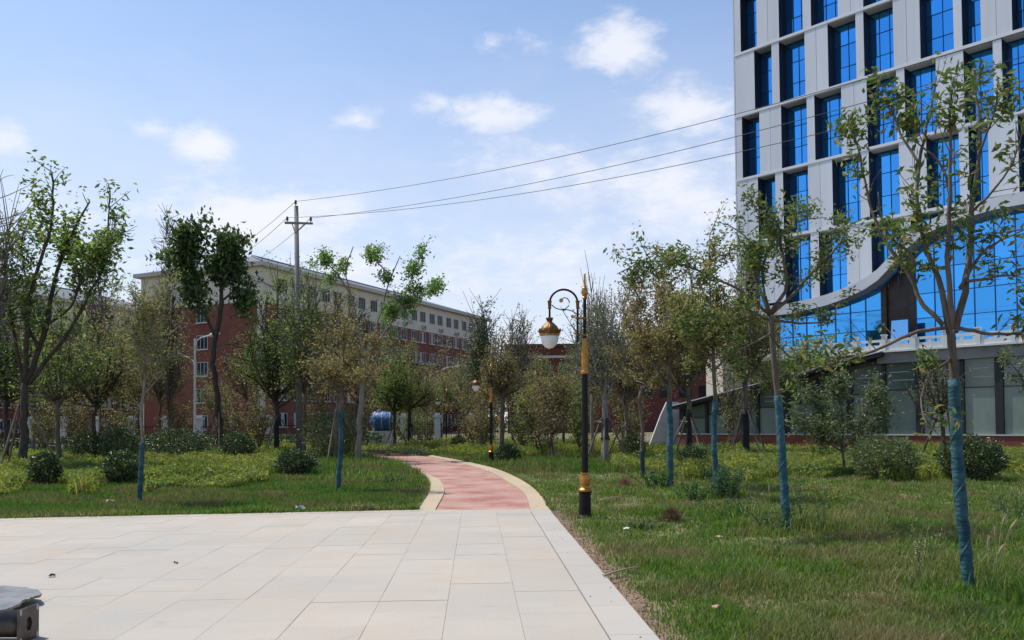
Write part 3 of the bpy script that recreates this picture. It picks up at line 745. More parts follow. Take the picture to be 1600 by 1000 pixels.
# blue tank
tc_=P(602,655,56)
tk=tag(empty('water_tank',(tc_[0],56,0)),'blue cylindrical tank lying on a pale plinth behind the trees','tank')
b=MB(); n=9; t_=np.linspace(-1,1,n); r_=.62*np.sqrt(np.clip(1-t_**6,0.02,1))
b.tube(np.column_stack([tc_[0]+t_*.85,np.full(n,55),np.full(n,1.75)]),r_,18); b.build('tank',mat('tank_blue',(.015,.10,.30),.5,(.03,.14,.38),4),tk,smooth=True)
for q in (-.5,.0,.5):
    b=MB(); b.tube([(tc_[0]+q-.04,55,1.75),(tc_[0]+q+.04,55,1.75)],.645,18); b.build('strap',mat('strap_grey',(.3,.32,.34),.6),tk)
b=MB(); b.lathe([(.12,2.36),(.12,2.48),(.09,2.5)],(tc_[0]-.25,55,0),10); b.build('filler_cap',mat('strap_grey',(.3,.32,.34),.6),tk)
b=MB(); b.box((tc_[0]-.8,54.5,0),(tc_[0]+.8,55.6,1.13)); b.build('cradle',mat('cradle_white',(.6,.6,.58),.7),tk)
# utility pole and wires
YP=41.0; pc=np.array([X_at(468,YP),YP,0]); zt=P(465,322,YP)[2]
pole=tag(empty('utility_pole',pc),'tall grey concrete utility pole carrying wires in front of the red dormitory','utility pole')
M_pc=mat('pole_concrete',(.16,.16,.15),.85,(.21,.205,.195),6,bump=.2)
lean=np.array([-.12,0,0])
b=MB(); b.tube([pc,pc+lean+np.array([0,0,zt])],[.165,.10],14); b.build('shaft',M_pc,pole,smooth=True)
za=P(466,349,YP)[2]; xa=X_at(447,YP); xb=X_at(491,YP)
b=MB(); b.prism(np.array([(xa,YP-.17,za-.05),(xb,YP-.17,za-.09),(xb,YP-.17,za+.0),(xa,YP-.17,za+.06)]),(0,.08,0)); b.tube([(xa+.35,YP-.2,za),(pc[0]-.12,YP-.2,za-.5)],.025,5); b.tube([(xb-.3,YP-.2,za-.05),(pc[0]-.12,YP-.2,za-.52)],.025,5); b.build('crossarm',mat('steel_galv',(.2,.2,.21),.5,metal=.5),pole)
M_ins=mat('insulator',(.10,.045,.03),.3)
ins_pts=[]
for (x_,z_) in ((pc[0]-.12,zt),(xb-.1,za+.02),(xa+.12,za+.05)):
    b=MB(); b.lathe([(.02,0),(.02,.06),(.07,.08),(.07,.12),(.035,.13),(.065,.17),(.05,.24),(.02,.27)],(x_,YP-.12,z_-.002),10); b.build('insulator',M_ins,pole,smooth=True); ins_pts.append(np.array([x_,YP-.12,z_+.2]))
M_wire=mat('wire_black',(.012,.012,.014),.5)
NEXT=np.array([22.0,20.0])
wires=[((1140,181),(1600,49),0,'top'),((1140,216),(1600,88),1,'middle'),((1140,241),(1600,126),2,'lowest')]
for (p1,p2,ii,nm) in wires:
    A=ins_pts[ii]; s_l=[]; z_l=[]
    for p in (p1,p2):
        r=ray(*p); dv=NEXT-A[:2]; 
        Mx=np.array([[r[0],-dv[0]],[r[1],-dv[1]]]); k,s_=np.linalg.solve(Mx,A[:2]); s_l.append(s_); z_l.append(EYE+r[2]*k)
    Mx=np.array([[s_,-4*s_*(1-s_)] for s_ in s_l]); ez,sag=np.linalg.solve(Mx,np.array(z_l)-A[2])
    s_=np.linspace(0,1,40); pts=np.column_stack([A[0]+(NEXT[0]-A[0])*s_,A[1]+(NEXT[1]-A[1])*s_,A[2]+ez*s_-sag*4*s_*(1-s_)])
    b=MB(); b.tube(pts,.012,4); tag(b.build('overhead_wire',M_wire),nm+' of the three overhead wires crossing to the glass tower','wire',group='overhead wires from the utility pole')
for (nm,ii,px,py) in (('upper',0,343,397),('middle',2,343,413),('lower',1,380,412)):
    A=ins_pts[ii]; B_=P(px,py,102.5); s_=np.linspace(0,1,16); pts=A+(B_-A)*s_[:,None]; pts[:,2]-=4*.5*s_*(1-s_)
    b=MB(); b.tube(pts,.016,4); tag(b.build('overhead_wire',M_wire),nm+' of the short wires running from the pole to the dormitory roof','wire',group='overhead wires from the utility pole')

# ------------------------------------------------------------------ ornate lamps
M_lblack=mat('lamp_black',(.006,.0065,.007),.5,spec=.25)
M_gold=mat('lamp_gold',(.52,.25,.05),.38,(.36,.16,.035),9,metal=.55)
M_gold2=mat('lamp_gold_bright',(.50,.30,.07),.35,(.32,.17,.045),9,metal=.65)
M_copper=mat('lamp_copper',(.11,.055,.025),.32,(.26,.13,.04),18,metal=.65,bump=.5,bscale=60)
M_opal=mat('opal_glass',(.78,.78,.75),.25,(.72,.72,.70),4,spec=.5)
S=.01065
def lamp():
    o=empty('street_lamp',(0,0,0))
    B=lambda:MB()
    def lt(name,prof,m,c=(0,0,0),sides=18,parent=o):
        b=MB(); b.lathe(prof,c,sides); return b.build(name,m,parent,smooth=False,world=False)
    lt('base',[(.115,0),(.115,.03),(.102,.04),(.098,.40),(.105,.425),(.105,.44)],M_lblack)
    lt('base_collar',[(.11,.442),(.112,.47),(.078,.50),(.072,.53),(.088,.58),(.09,.64),(.078,.70),(.07,.72),(.082,.735),(.08,.75)],M_gold)
    lt('shaft',[(.056,.752),(.053,1.6),(.050,2.395)],M_lblack)
    lt('sleeve',[(.056,2.397),(.068,2.41),(.066,2.44),(.055,2.46),(.058,2.56),(.062,2.68),(.066,2.70),(.066,2.725),(.058,2.74),(.052,2.80),(.040,2.92),(.030,2.985),(.034,2.995)],M_gold)
    lt('upper_shaft',[(.027,2.997),(.027,3.655)],M_lblack,sides=12)
    lt('finial',[(.034,3.657),(.046,3.68),(.030,3.70),(.052,3.74),(.056,3.79),(.045,3.84),(.026,3.86),(.032,3.88),(.022,3.89),(.016,4.02),(.019,4.05),(.012,4.06),(.022,4.075),(.012,4.09)],M_gold2)
    b=MB(); x=-.118
    b.tube([(x,0,2.93),(x,0,3.56)],.019,10); b.build('side_rod',M_lblack,o,world=False)
    for z in (3.33,3.05):
        b=MB(); b.lathe([(.034,z-.02),(.034,z+.02)],(0,0,0),10); b.lathe([(.028,z-.018),(.028,z+.018)],(x,0,0),10); b.box((x+.02,-.012,z-.012),(-.025,.012,z+.012)); b.build('clamp',M_copper,o,world=False)
    # arch
    R=.235; cx=x-R; cz=3.58
    a=np.linspace(0,math.pi,22); b=MB(); b.tube(np.column_stack([cx+R*np.cos(a),np.zeros(22),cz+R*np.sin(a)]),.018,10); arm=b.build('arch_arm',M_lblack,o,smooth=True,world=False)
    for xx in (x,x-2*R):
        b=MB(); b.lathe([(.022,3.49),(.03,3.50),(.026,3.53),(.032,3.60),(.040,3.625),(.024,3.63)],(xx,0,0),10); b.build('sleeve_cap',M_copper,arm,world=False)
    hx=x-2*R
    b=MB(); b.tube([(hx,0,3.49),(hx,0,3.34)],.018,8); b.build('drop_rod',M_lblack,o,world=False)
    def px(p): return ((p[0]-908)*S,0,(810-p[1])*S)
    sc1=[px(p) for p in ((856,476),(862,481),(870,483.5),(877,482.5),(882.5,478),(884,471.5),(881,466),(876,464.5),(872,467),(871.5,469.5))]
    sc2=[px(p) for p in ((873,483.5),(881,483.5),(889,486),(895,490),(897,494),(894,497),(890,495.5))]
    b=MB(); b.tube(sc1,.009,7); b.tube(sc2,.009,7); b.build('scroll',M_lblack,arm,smooth=True,world=False)
    b=MB()
    for p,r in ((px((871,469)),.034),(px((889,494.5)),.028)):
        n=14; an=np.linspace(0,2*math.pi,n,endpoint=False); b.prism(np.column_stack([p[0]+r*np.cos(an),np.full(n,-.02),p[2]+r*np.sin(an)]),(0,.04,0))
    b.build('scroll_disc',M_gold2,arm,world=False)
    b=MB(); p=px((875,483.5)); b.tube([(p[0]-.03,0,p[2]),(p[0]+.03,0,p[2])],.018,8); b.build('scroll_tie',M_copper,arm,world=False)
    # lantern
    c=(hx,0,0)
    hd=lt('lantern_hood',[(.02,3.345),(.05,3.34),(.062,3.335),(.048,3.30),(.042,3.27),(.060,3.262),(.085,3.24),(.125,3.20),(.15,3.16),(.162,3.125),(.165,3.08),(.155,3.07)][::-1],M_copper,c,20)
    b=MB()
    for q in range(10):
        an=2*math.pi*q/10
        for (r0,z0,r1,z1,w) in ((.163,3.075,.215,3.155,.055),):
            ca,sa=math.cos(an),math.sin(an); t=np.array([-sa,ca,0])
            f=lambda r,z:np.array([hx+r*ca,r*sa,z])
            V=[f(r0,z0)-t*w,f(r0,z0)+t*w,f((r0+r1)/2+.012,(z0+z1)/2)+t*w*.9,f((r0+r1)/2+.012,(z0+z1)/2)-t*w*.9,f(r1,z1),f(r0+.006,z0-.02)-t*w,f(r0+.006,z0-.02)+t*w]
            b.add(V,[[(0,1,2,3),(5,6,1,0)],[(3,2,4)]])
        for (r0,z0,r1,z1,w) in ((.045,3.29,.078,3.352,.02),):
            V=[f(r0,z0)-t*w,f(r0,z0)+t*w,f(r1,z1)]; b.add(V,[[(0,1,2)]])
    b.build('leaf_crown',M_copper,hd,world=False)
    b=MB(); b.lathe([(.168,3.072),(.172,3.06),(.172,3.045),(.158,3.04)][::-1],c,24); b.build('rim',M_gold,hd,world=False)
    b=MB(); z=np.linspace(0,1,12); b.lathe([(max(.004,.152*math.sqrt(max(0,1-(1-q)**2.2))),2.82+.215*q) for q in z],c,24); b.build('globe',M_opal,o,smooth=True,world=False)
    return o
L0=lamp(); p=G(914,809); L0.location=(p[0],p[1],0); L0.rotation_euler=(0,.011,0)
tag(L0,'nearest tall black and gold ornate lamp standing in the grass beside the plaza edge','street lamp',group='ornate lamps along the red path')
L1=copy_tree(L0); L1.location=(X_at(766.5,33.4),33.4,0); L1['label']='second black and gold ornate lamp beside the right kerb of the red path'
L2=copy_tree(L0); L2.location=(X_at(697,57.5),57.5,0); L2['label']='farthest black and gold ornate lamp beyond the bend of the red path'

# ------------------------------------------------------------------ trees
def leaf_quads(b, C, size, updir=0.0, mi=0, aspect=.45, droop=0.0, outward=None):
    n=len(C)
    d=rng.normal(0,1,(n,3)); d[:,2]=d[:,2]*.7+updir-droop
    if outward is not None: d=d*.6+outward
    d/=np.linalg.norm(d,axis=1,keepdims=True)+1e-9
    s=rng.normal(0,1,(n,3)); s-=d*(s*d).sum(1,keepdims=True); s/=np.linalg.norm(s,axis=1,keepdims=True)+1e-9
    nn=np.cross(d,s)
    sz=(size*rng.uniform(.65,1.3,n))[:,None]; w=sz*aspect
    V=np.stack([C-d*sz*.5, C-d*sz*.02+s*w*.5+nn*w*.22, C+d*sz*.5, C-d*sz*.02-s*w*.5+nn*w*.22],1).reshape(-1,3)
    b.add(V,[np.arange(4*n).reshape(-1,4)],mi)
def bez(a,c,e,n):
    t=np.linspace(0,1,n)[:,None]; return (1-t)**2*a+2*t*(1-t)*c+t*t*e
def twiggery(limbs, nt, tl, up=.35, spread=.9):
    """twigs on limbs: returns list of polylines"""
    out=[]
    for (pts,r0,r1) in limbs:
        L_=np.linalg.norm(np.diff(pts,axis=0),axis=1).sum()
        k=max(2,int(nt*max(.5,L_/1.0)))
        for _ in range(k):
            u=rng.uniform(.22,1.0); q=u*(len(pts)-1); i0=min(int(q),len(pts)-2); st=pts[i0]+(pts[i0+1]-pts[i0])*(q-i0)
            ax=pts[i0+1]-pts[i0]; ax=ax/(np.linalg.norm(ax)+1e-9)
            d=rng.normal(0,1,3)*spread; d+=ax*.8; d[2]+=up; d/=np.linalg.norm(d)
            l=tl*rng.uniform(.5,1.25)*(1.1-.4*u)
            bend=rng.normal(0,.18,3)*l; bend[2]+=.12*l
            out.append(bez(st,st+d*l*.5,st+d*l+bend,4))
    return out
def scatter_on(tw, n, jit, lo=.25):
    if not tw or n<=0: return np.zeros((0,3))
    T=np.stack(tw); w=rng.random(len(T))**1.6+.05; w/=w.sum()
    i=rng.choice(len(T),n,p=w); u=rng.uniform(lo,1.02,n)*(T.shape[1]-1); k=np.minimum(u.astype(int),T.shape[1]-2); f=(u-k)[:,None]
    return T[i,k]*(1-f)+T[i,k+1]*f+rng.normal(0,jit,(n,3))
def finish_tree(name,label,cat,grp,base,limbs,twigs,C,size,lmat,bmat,tr,wrap=None,hero=None,trunkpts=None,aspect=.45,droop=.2):
    o=tag(empty(name,base),label,cat,grp)
    b=MB()
    for (pts,r0,r1) in limbs:
        n=len(pts); r=np.linspace(r0,r1,n)
        if pts is limbs[0][0]: r[0]*=1.35
        pj=pts.copy(); 
        if n>4 and not (wrap is not None and pts is limbs[0][0]): pj[1:-1]+=rng.normal(0,r0*.18,(n-2,3))
        b.tube(pj,r,8 if r0>.04 else 5)
    b.build('trunk',bmat,o,smooth=True)
    if twigs:
        b=MB()
        for t in twigs: b.tube(t,np.linspace(.010,.004,len(t))*max(.5,min(2.2,base[1]/14)),3,cap=False)
        b.build('twigs',bmat,o)['kind']='stuff'
    if len(C):
        if hero is None:
            b=MB(); leaf_quads(b,C,size,aspect=aspect,droop=droop); b.build('crown',lmat,o)
        else:
            me,nh=hero
            off=np.array(base)
            for q in range(min(nh,len(C))):
                z=rng.normal(0,1,3); z[2]=abs(z[2])+.3; d=rng.normal(0,1,3); d[2]-=.35
                d/=np.linalg.norm(d); xx=np.cross(d,z); xx/=np.linalg.norm(xx); zz=np.cross(xx,d); s_=size*rng.uniform(.7,1.3)
                p=C[q]-off
                inst('leaf',me[q%len(me)],o,mat=Matrix([[xx[0]*s_,d[0]*s_,zz[0]*s_,p[0]],[xx[1]*s_,d[1]*s_,zz[1]*s_,p[1]],[xx[2]*s_,d[2]*s_,zz[2]*s_,p[2]],[0,0,0,1]]))
            if len(C)>nh:
                b=MB(); leaf_quads(b,C[nh:],size*.95,aspect=.36,droop=.3); cr=b.build('crown',L_hero_i,o); cr['kind']='stuff'
    if wrap is not None:
        wm,z0,z1=wrap; pts,r0,r1=limbs[0]
        NW=26 if base[1]<22 else 9
        b=MB(); zz=np.linspace(z0,z1,NW); L=[]
        for z in zz:
            k=np.searchsorted(pts[:,2],z)-1; k=min(max(k,0),len(pts)-2); f=(z-pts[k,2])/(pts[k+1,2]-pts[k,2]+1e-9); L.append(pts[k]+(pts[k+1]-pts[k])*min(1,max(0,f)))
        rr=np.interp(zz,pts[:,2],np.linspace(r0,r1,len(pts)))+.009+rng.uniform(0,.008,NW); rr[0]*=1.2; rr[1]*=1.08
        b.tube(np.array(L)+np.column_stack([rng.normal(0,.003,(NW,2)),np.zeros(NW)]),rr,12); b.build('trunk_wrap',wm,o,smooth=True)
        if base[1]<14:
            an=np.linspace(0,10,60); Lp_=np.array(L); za=np.linspace(z0+.08,z0+.9*(z1-z0),60); cxy=np.stack([np.interp(za,Lp_[:,2],Lp_[:,0]),np.interp(za,Lp_[:,2],Lp_[:,1])],1); ra=np.interp(za,zz,rr)+.002
            b=MB(); b.tube(np.column_stack([cxy[:,0]+ra*np.cos(an*2),cxy[:,1]+ra*np.sin(an*2),za]),.0045,4); b.build('tie_cord',mat('cord_pale',(.07,.17,.20),.7),o)
    return o
def gen_tree(label,px,Y,top,fork,cw,lmat,bmat=None,nl=9,leaves=2600,size=.09,tr=.07,wrap=None,lean=0.0,bare=0,seed=0,grp='young trees in the park',shape='vase',low=.35,tl=None,nt=6,clump=.09,basepx=None,kind='park_tree',droop=.2,aspect=.45):
    global rng
    rng=np.random.default_rng(1000+seed)
    base=np.array([X_at(px if basepx is None else basepx,Y),Y,0.0]); H=P(px,top,Y)[2]; fk=P(px,fork,Y)[2]; R=cw*Y/F
    ctr=X_at(px,Y)
    apex=np.array([ctr+lean*H,Y,0])
    z=np.linspace(0,fk,7); f=(z/H)[:,None]
    tp=base*(1-f)+apex*f; tp[:,2]=z; tp[1:,:2]+=rng.normal(0,.018*H**.5,(6,2))*np.linspace(.2,1,6)[:,None]
    limbs=[(tp,tr,tr*.72)]
    top_=tp[-1]
    for q in range(nl):
        az=q*2.399+rng.uniform(-.4,.4); u=(q+.5)/nl
        rr=R*rng.uniform(.35,1.0); 
        if shape=='vase': ez=fk+(H-fk)*rng.uniform(.55,1.0)*(1-.25*(rr/R)**2)
        elif shape=='round': ez=fk+(H-fk)*rng.uniform(.15,1.0)*math.sqrt(max(.05,1-(rr/R)**2*.8))
        else: ez=fk+(H-fk)*(.25+.75*u); rr=R*(1-.6*u)*rng.uniform(.6,1.1)
        st=tp[-1]*(1) if shape!='column' else tp[-1]
        s0=tp[-1] if q%3 else tp[-2]+(tp[-1]-tp[-2])*rng.random()
        e=np.array([ctr+lean*ez+rr*math.cos(az),Y+rr*math.sin(az),ez])
        c=s0+(e-s0)*.45; c[:2]=s0[:2]+(e[:2]-s0[:2])*rng.uniform(.55,.85); c[2]=s0[2]+(e[2]-s0[2])*rng.uniform(.2,.5)
        limbs.append((bez(s0,c,e,8),tr*rng.uniform(.35,.55),tr*.10))
    if shape!='round' or True:
        e=np.array([ctr+lean*H+rng.normal(0,.08*R),Y,H]); limbs.append((bez(top_,(top_+e)/2+rng.normal(0,.08*R,3),e,8),tr*.55,tr*.10))
    tl=tl or max(.35,.30*(H-fk))
    tw=twiggery(limbs[1:],nt,tl)
    bt=[]
    for _ in range(bare):
        k=limbs[1+rng.integers(len(limbs)-1)][0]; st=k[-2]+(k[-1]-k[-2])*rng.random(); l=rng.uniform(.5,1.4)*tl; st2=st+np.array([rng.normal(0,.12)*l,rng.normal(0,.12)*l,l])
        bt.append(bez(st,(st+st2)/2+rng.normal(0,.04,3),st2,4))
    C=scatter_on(tw,leaves,clump)
    C=C[C[:,2]>low*fk]
    return finish_tree(kind,label,'tree',grp,base,limbs,tw+bt,C,size,lmat,bmat or M_bark,tr,wrap,aspect=aspect,droop=droop)

def leafmesh(w,fold):
    b=MB(); t=[0,.25,.6,1.0]; ww=[.0,w*.8,w*.75,0]
    V=[(0,0,0),(-w*.45,.25,fold),(0,.28,0),(w*.45,.25,fold),(-w*.5,.58,fold*1.1),(0,.62,-.02),(w*.5,.58,fold*1.1),(0,1.0,-.10)]
    V=np.array(V)-np.array([0,.0,0]); b.add(V,[[(2,5,4,1),(3,6,5,2)],[(0,2,1),(0,3,2),(4,5,7),(5,6,7)]])
    return b.mesh('leaf',L_hero)
LEAVES=[leafmesh(.34,.06),leafmesh(.28,.10),leafmesh(.4,.03)]
def traced(label,Y,paths,lmat,bmat,tr,leaves,size,nt=5,tl=.5,clump=.07,wrap=None,hero=None,grp='young trees in the park',kind='park_tree',seed=0,skip=1,spread=.9,up=.35,droop=.2,aspect=.45,lo=.25):
    """paths: [(radius0, radius1, dy_end, [(px,py)...])]; first is the trunk"""
    global rng
    rng=np.random.default_rng(5000+seed)
    limbs=[]
    for (r0,r1,dy,pp) in paths:
        n=len(pp); raw=np.array([P(x_,y_,Y+dy*(i/(n-1)) ) for i,(x_,y_) in enumerate(pp)])
        if not limbs: raw[0,2]=0
        d=np.r_[0,np.cumsum(np.linalg.norm(np.diff(raw,axis=0),axis=1))]; s_=np.linspace(0,d[-1],max(6,n*3))
        m_=np.gradient(raw,d,axis=0); out=[]
        for q in s_:
            k=min(max(np.searchsorted(d,q)-1,0),n-2); h=d[k+1]-d[k]; t=(q-d[k])/h
            out.append((2*t**3-3*t**2+1)*raw[k]+(t**3-2*t**2+t)*h*m_[k]+(-2*t**3+3*t**2)*raw[k+1]+(t**3-t**2)*h*m_[k+1])
        limbs.append((np.array(out),r0,r1))
    base=limbs[0][0][0].copy()
    tw=twiggery(limbs[skip:],nt,tl,spread=spread,up=up)
    C=scatter_on(tw,leaves,clump,lo)
    return finish_tree(kind,label,'tree',grp,base,limbs,tw,C,size,lmat,bmat,tr,wrap,hero,aspect=aspect,droop=droop)

ROW='blue wrapped saplings in a row on the right lawn'
traced('nearest blue wrapped sapling with large leaves at the right, forking against the tower',7.75,[
 (.039,.038,0,[(1516,925),(1506,830),(1498,740),(1493,650),(1490,580),(1486,515)]),
 (.030,.008,.4,[(1484,520),(1470,450),(1447,385),(1432,300),(1440,240),(1455,170),(1462,125)]),
 (.028,.009,-.2,[(1488,515),(1484,450),(1482,380),(1486,300),(1484,200),(1490,120)]),
 (.036,.009,.3,[(1492,518),(1508,450),(1516,380),(1522,300),(1530,220),(1528,150),(1520,110)]),
 (.020,.006,-.5,[(1478,512),(1430,520),(1380,542),(1330,560),(1270,578),(1240,590)]),
 (.020,.006,-.3,[(1496,512),(1545,522),(1590,520),(1640,500)]),
 (.024,.006,.6,[(1474,508),(1440,470),(1418,425),(1385,380),(1362,330),(1345,250),(1325,180)]),
 (.016,.005,-.4,[(1430,416),(1422,395),(1400,380),(1380,350),(1372,300)]),
 (.018,.005,.3,[(1500,450),(1540,390),(1575,370),(1610,355)]),
 (.016,.005,.2,[(1510,440),(1560,432),(1610,428)]),
 (.016,.005,-.4,[(1488,560),(1450,590),(1440,640),(1452,670)]),
 (.014,.004,-.5,[(1520,330),(1550,300),(1580,260),(1600,200)]),
 (.012,.004,-.5,[(1530,240),(1555,170),(1560,120)]),
 (.014,.004,.4,[(1440,260),(1410,215),(1390,170),(1370,140)]),
 (.014,.004,.5,[(1486,300),(1465,250),(1425,215),(1410,190)])],
 L_hero,M_bark,.047,3000,.088,nt=6.5,tl=.36,clump=.055,wrap=(M_blue,0,1.95),hero=(LEAVES,300),grp=ROW,seed=1,spread=.8)
traced('second blue wrapped sapling on the right lawn, with a long thin branch reaching left',12.3,[
 (.047,.038,0,[(1230,826),(1224,740),(1217,640),(1209,560),(1204,492)]),
 (.024,.006,-.6,[(1203,492),(1170,462),(1130,440),(1070,415),(1010,408),(964,428)]),
 (.032,.008,.3,[(1206,490),(1240,460),(1275,420),(1302,392),(1330,350)]),
 (.032,.010,-.3,[(1204,490),(1228,450),(1221,390),(1212,345),(1180,338)]),
 (.028,.008,.4,[(1202,492),(1180,430),(1166,372),(1140,352)]),
 (.022,.006,-.2,[(1203,500),(1150,480),(1110,500),(1080,520)]),
 (.022,.006,.3,[(1206,500),(1250,505),(1290,500),(1310,480)]),
 (.018,.005,-.6,[(1206,520),(1160,545),(1120,560)]),
 (.016,.005,.5,[(1206,530),(1240,560),(1270,560)]),
 (.022,.006,.7,[(1204,492),(1192,440),(1200,390),(1250,345),(1290,340)])],
 L_hero,M_bark,.054,6200,.085,nt=6.5,tl=.50,clump=.07,wrap=(M_blue,0,1.95),hero=(LEAVES,250),grp=ROW,seed=2,spread=.85)
gen_tree('third blue wrapped sapling on the right lawn, behind the leafy weed clump',1112,17.4,362,545,62,L_olive,nl=10,leaves=7500,size=.09,tr=.05,wrap=(M_blue,0,2.0),seed=3,grp=ROW,basepx=1118,shape='round')
gen_tree('fourth blue wrapped sapling on the right lawn, next to the pale wing wall',1046,20.4,405,570,60,L_brown,nl=10,leaves=7800,size=.09,tr=.066,wrap=(M_blue,0,2.05),seed=4,grp=ROW,shape='round')
gen_tree('slim farthest sapling of the right lawn row with a leafy trunk foot',1003,24.6,440,600,46,L_brown,nl=9,leaves=5600,size=.09,tr=.06,wrap=(M_green_wrap,0,.8),seed=5,grp=ROW,shape='round')
# left front pair
gen_tree('blue wrapped sapling on the left lawn with a thin pale trunk and olive crown',228,17.8,440,585,62,L_olive,M_barkg,nl=10,leaves=4200,size=.07,tr=.038,wrap=(M_blue,0,1.25),seed=6,basepx=218,shape='column',low=.6)
gen_tree('blue wrapped sapling on the left lawn beside the clipped round bush',542,19.9,505,612,62,L_brown,nl=10,leaves=4600,size=.075,tr=.046,wrap=(M_blue,0,1.9),seed=7,basepx=528,shape='round',low=.8)
# big left tree
traced('tall many limbed green tree at the far left with a thick dark trunk',31,[
 (.16,.12,0,[(35,736),(36,690),(38,640),(38,598)]),
 (.12,.03,1,[(38,600),(55,560),(72,510),(82,455),(98,400),(120,350),(140,315)]),
 (.10,.03,-1,[(36,600),(42,540),(45,470),(62,410),(78,360),(82,310),(80,268)]),
 (.08,.02,.5,[(45,600),(75,560),(100,530),(118,500),(140,460),(160,420),(168,370),(172,300)]),
 (.07,.02,-.5,[(36,590),(25,540),(18,500),(8,450),(10,390)]),
 (.06,.02,1,[(60,545),(40,500),(40,440),(35,375),(45,345)]),
 (.05,.02,1,[(110,380),(140,390),(165,370),(182,350)]),
 (.05,.02,-.6,[(72,510),(110,480),(130,430),(150,400),(165,360)])],
 L_green,M_barkd,.16,4600,.22,nt=3.6,tl=.95,clump=.19,lo=.45,seed=8,kind='tall_tree',grp='taller trees of the park')
traced('dark broad leaved tree with two rounded crowns before the dormitory end wall',42,[
 (.15,.11,0,[(345,698),(342,650),(336,590),(332,560),(340,520),(347,470)]),
 (.10,.05,.5,[(346,475),(348,430),(352,395),(358,375)]),
 (.09,.04,-.5,[(338,530),(320,490),(302,450),(285,410),(288,370)]),
 (.07,.03,.6,[(350,440),(365,410),(372,390)]),
 (.07,.03,-.6,[(292,420),(300,380),(310,362)]),
 (.06,.03,.4,[(346,470),(372,455),(384,470)])],
 L_dark,M_barkd,.2,5200,.30,nt=7,tl=1.0,clump=.27,seed=9,kind='broadleaf_tree',grp='taller trees of the park',droop=.9,aspect=.5,skip=1)
traced('airy pale green tree with bare lower limbs in the middle of the park',36,[
 (.13,.09,0,[(560,716),(562,660),(566,600),(568,560)]),
 (.05,.02,1,[(568,562),(585,520),(600,470),(612,430),(625,400)]),
 (.05,.02,-1,[(566,560),(560,510),(548,460),(540,420),(552,385)]),
 (.05,.02,.5,[(568,560),(600,520),(625,480),(645,430),(662,390)]),
 (.04,.02,1,[(612,430),(590,410),(585,395)]),
 (.04,.02,-.5,[(640,450),(665,460),(678,455)]),
 (.04,.02,-1,[(548,460),(520,420),(505,408)]),
 (.04,.02,.7,[(625,480),(640,475),(655,470)])],
 L_fresh,M_barkg,.13,5200,.15,nt=4.5,tl=.75,clump=.15,seed=10,skip=3,kind='tall_tree',grp='taller trees of the park',lo=.4)
B='background trees of the park'
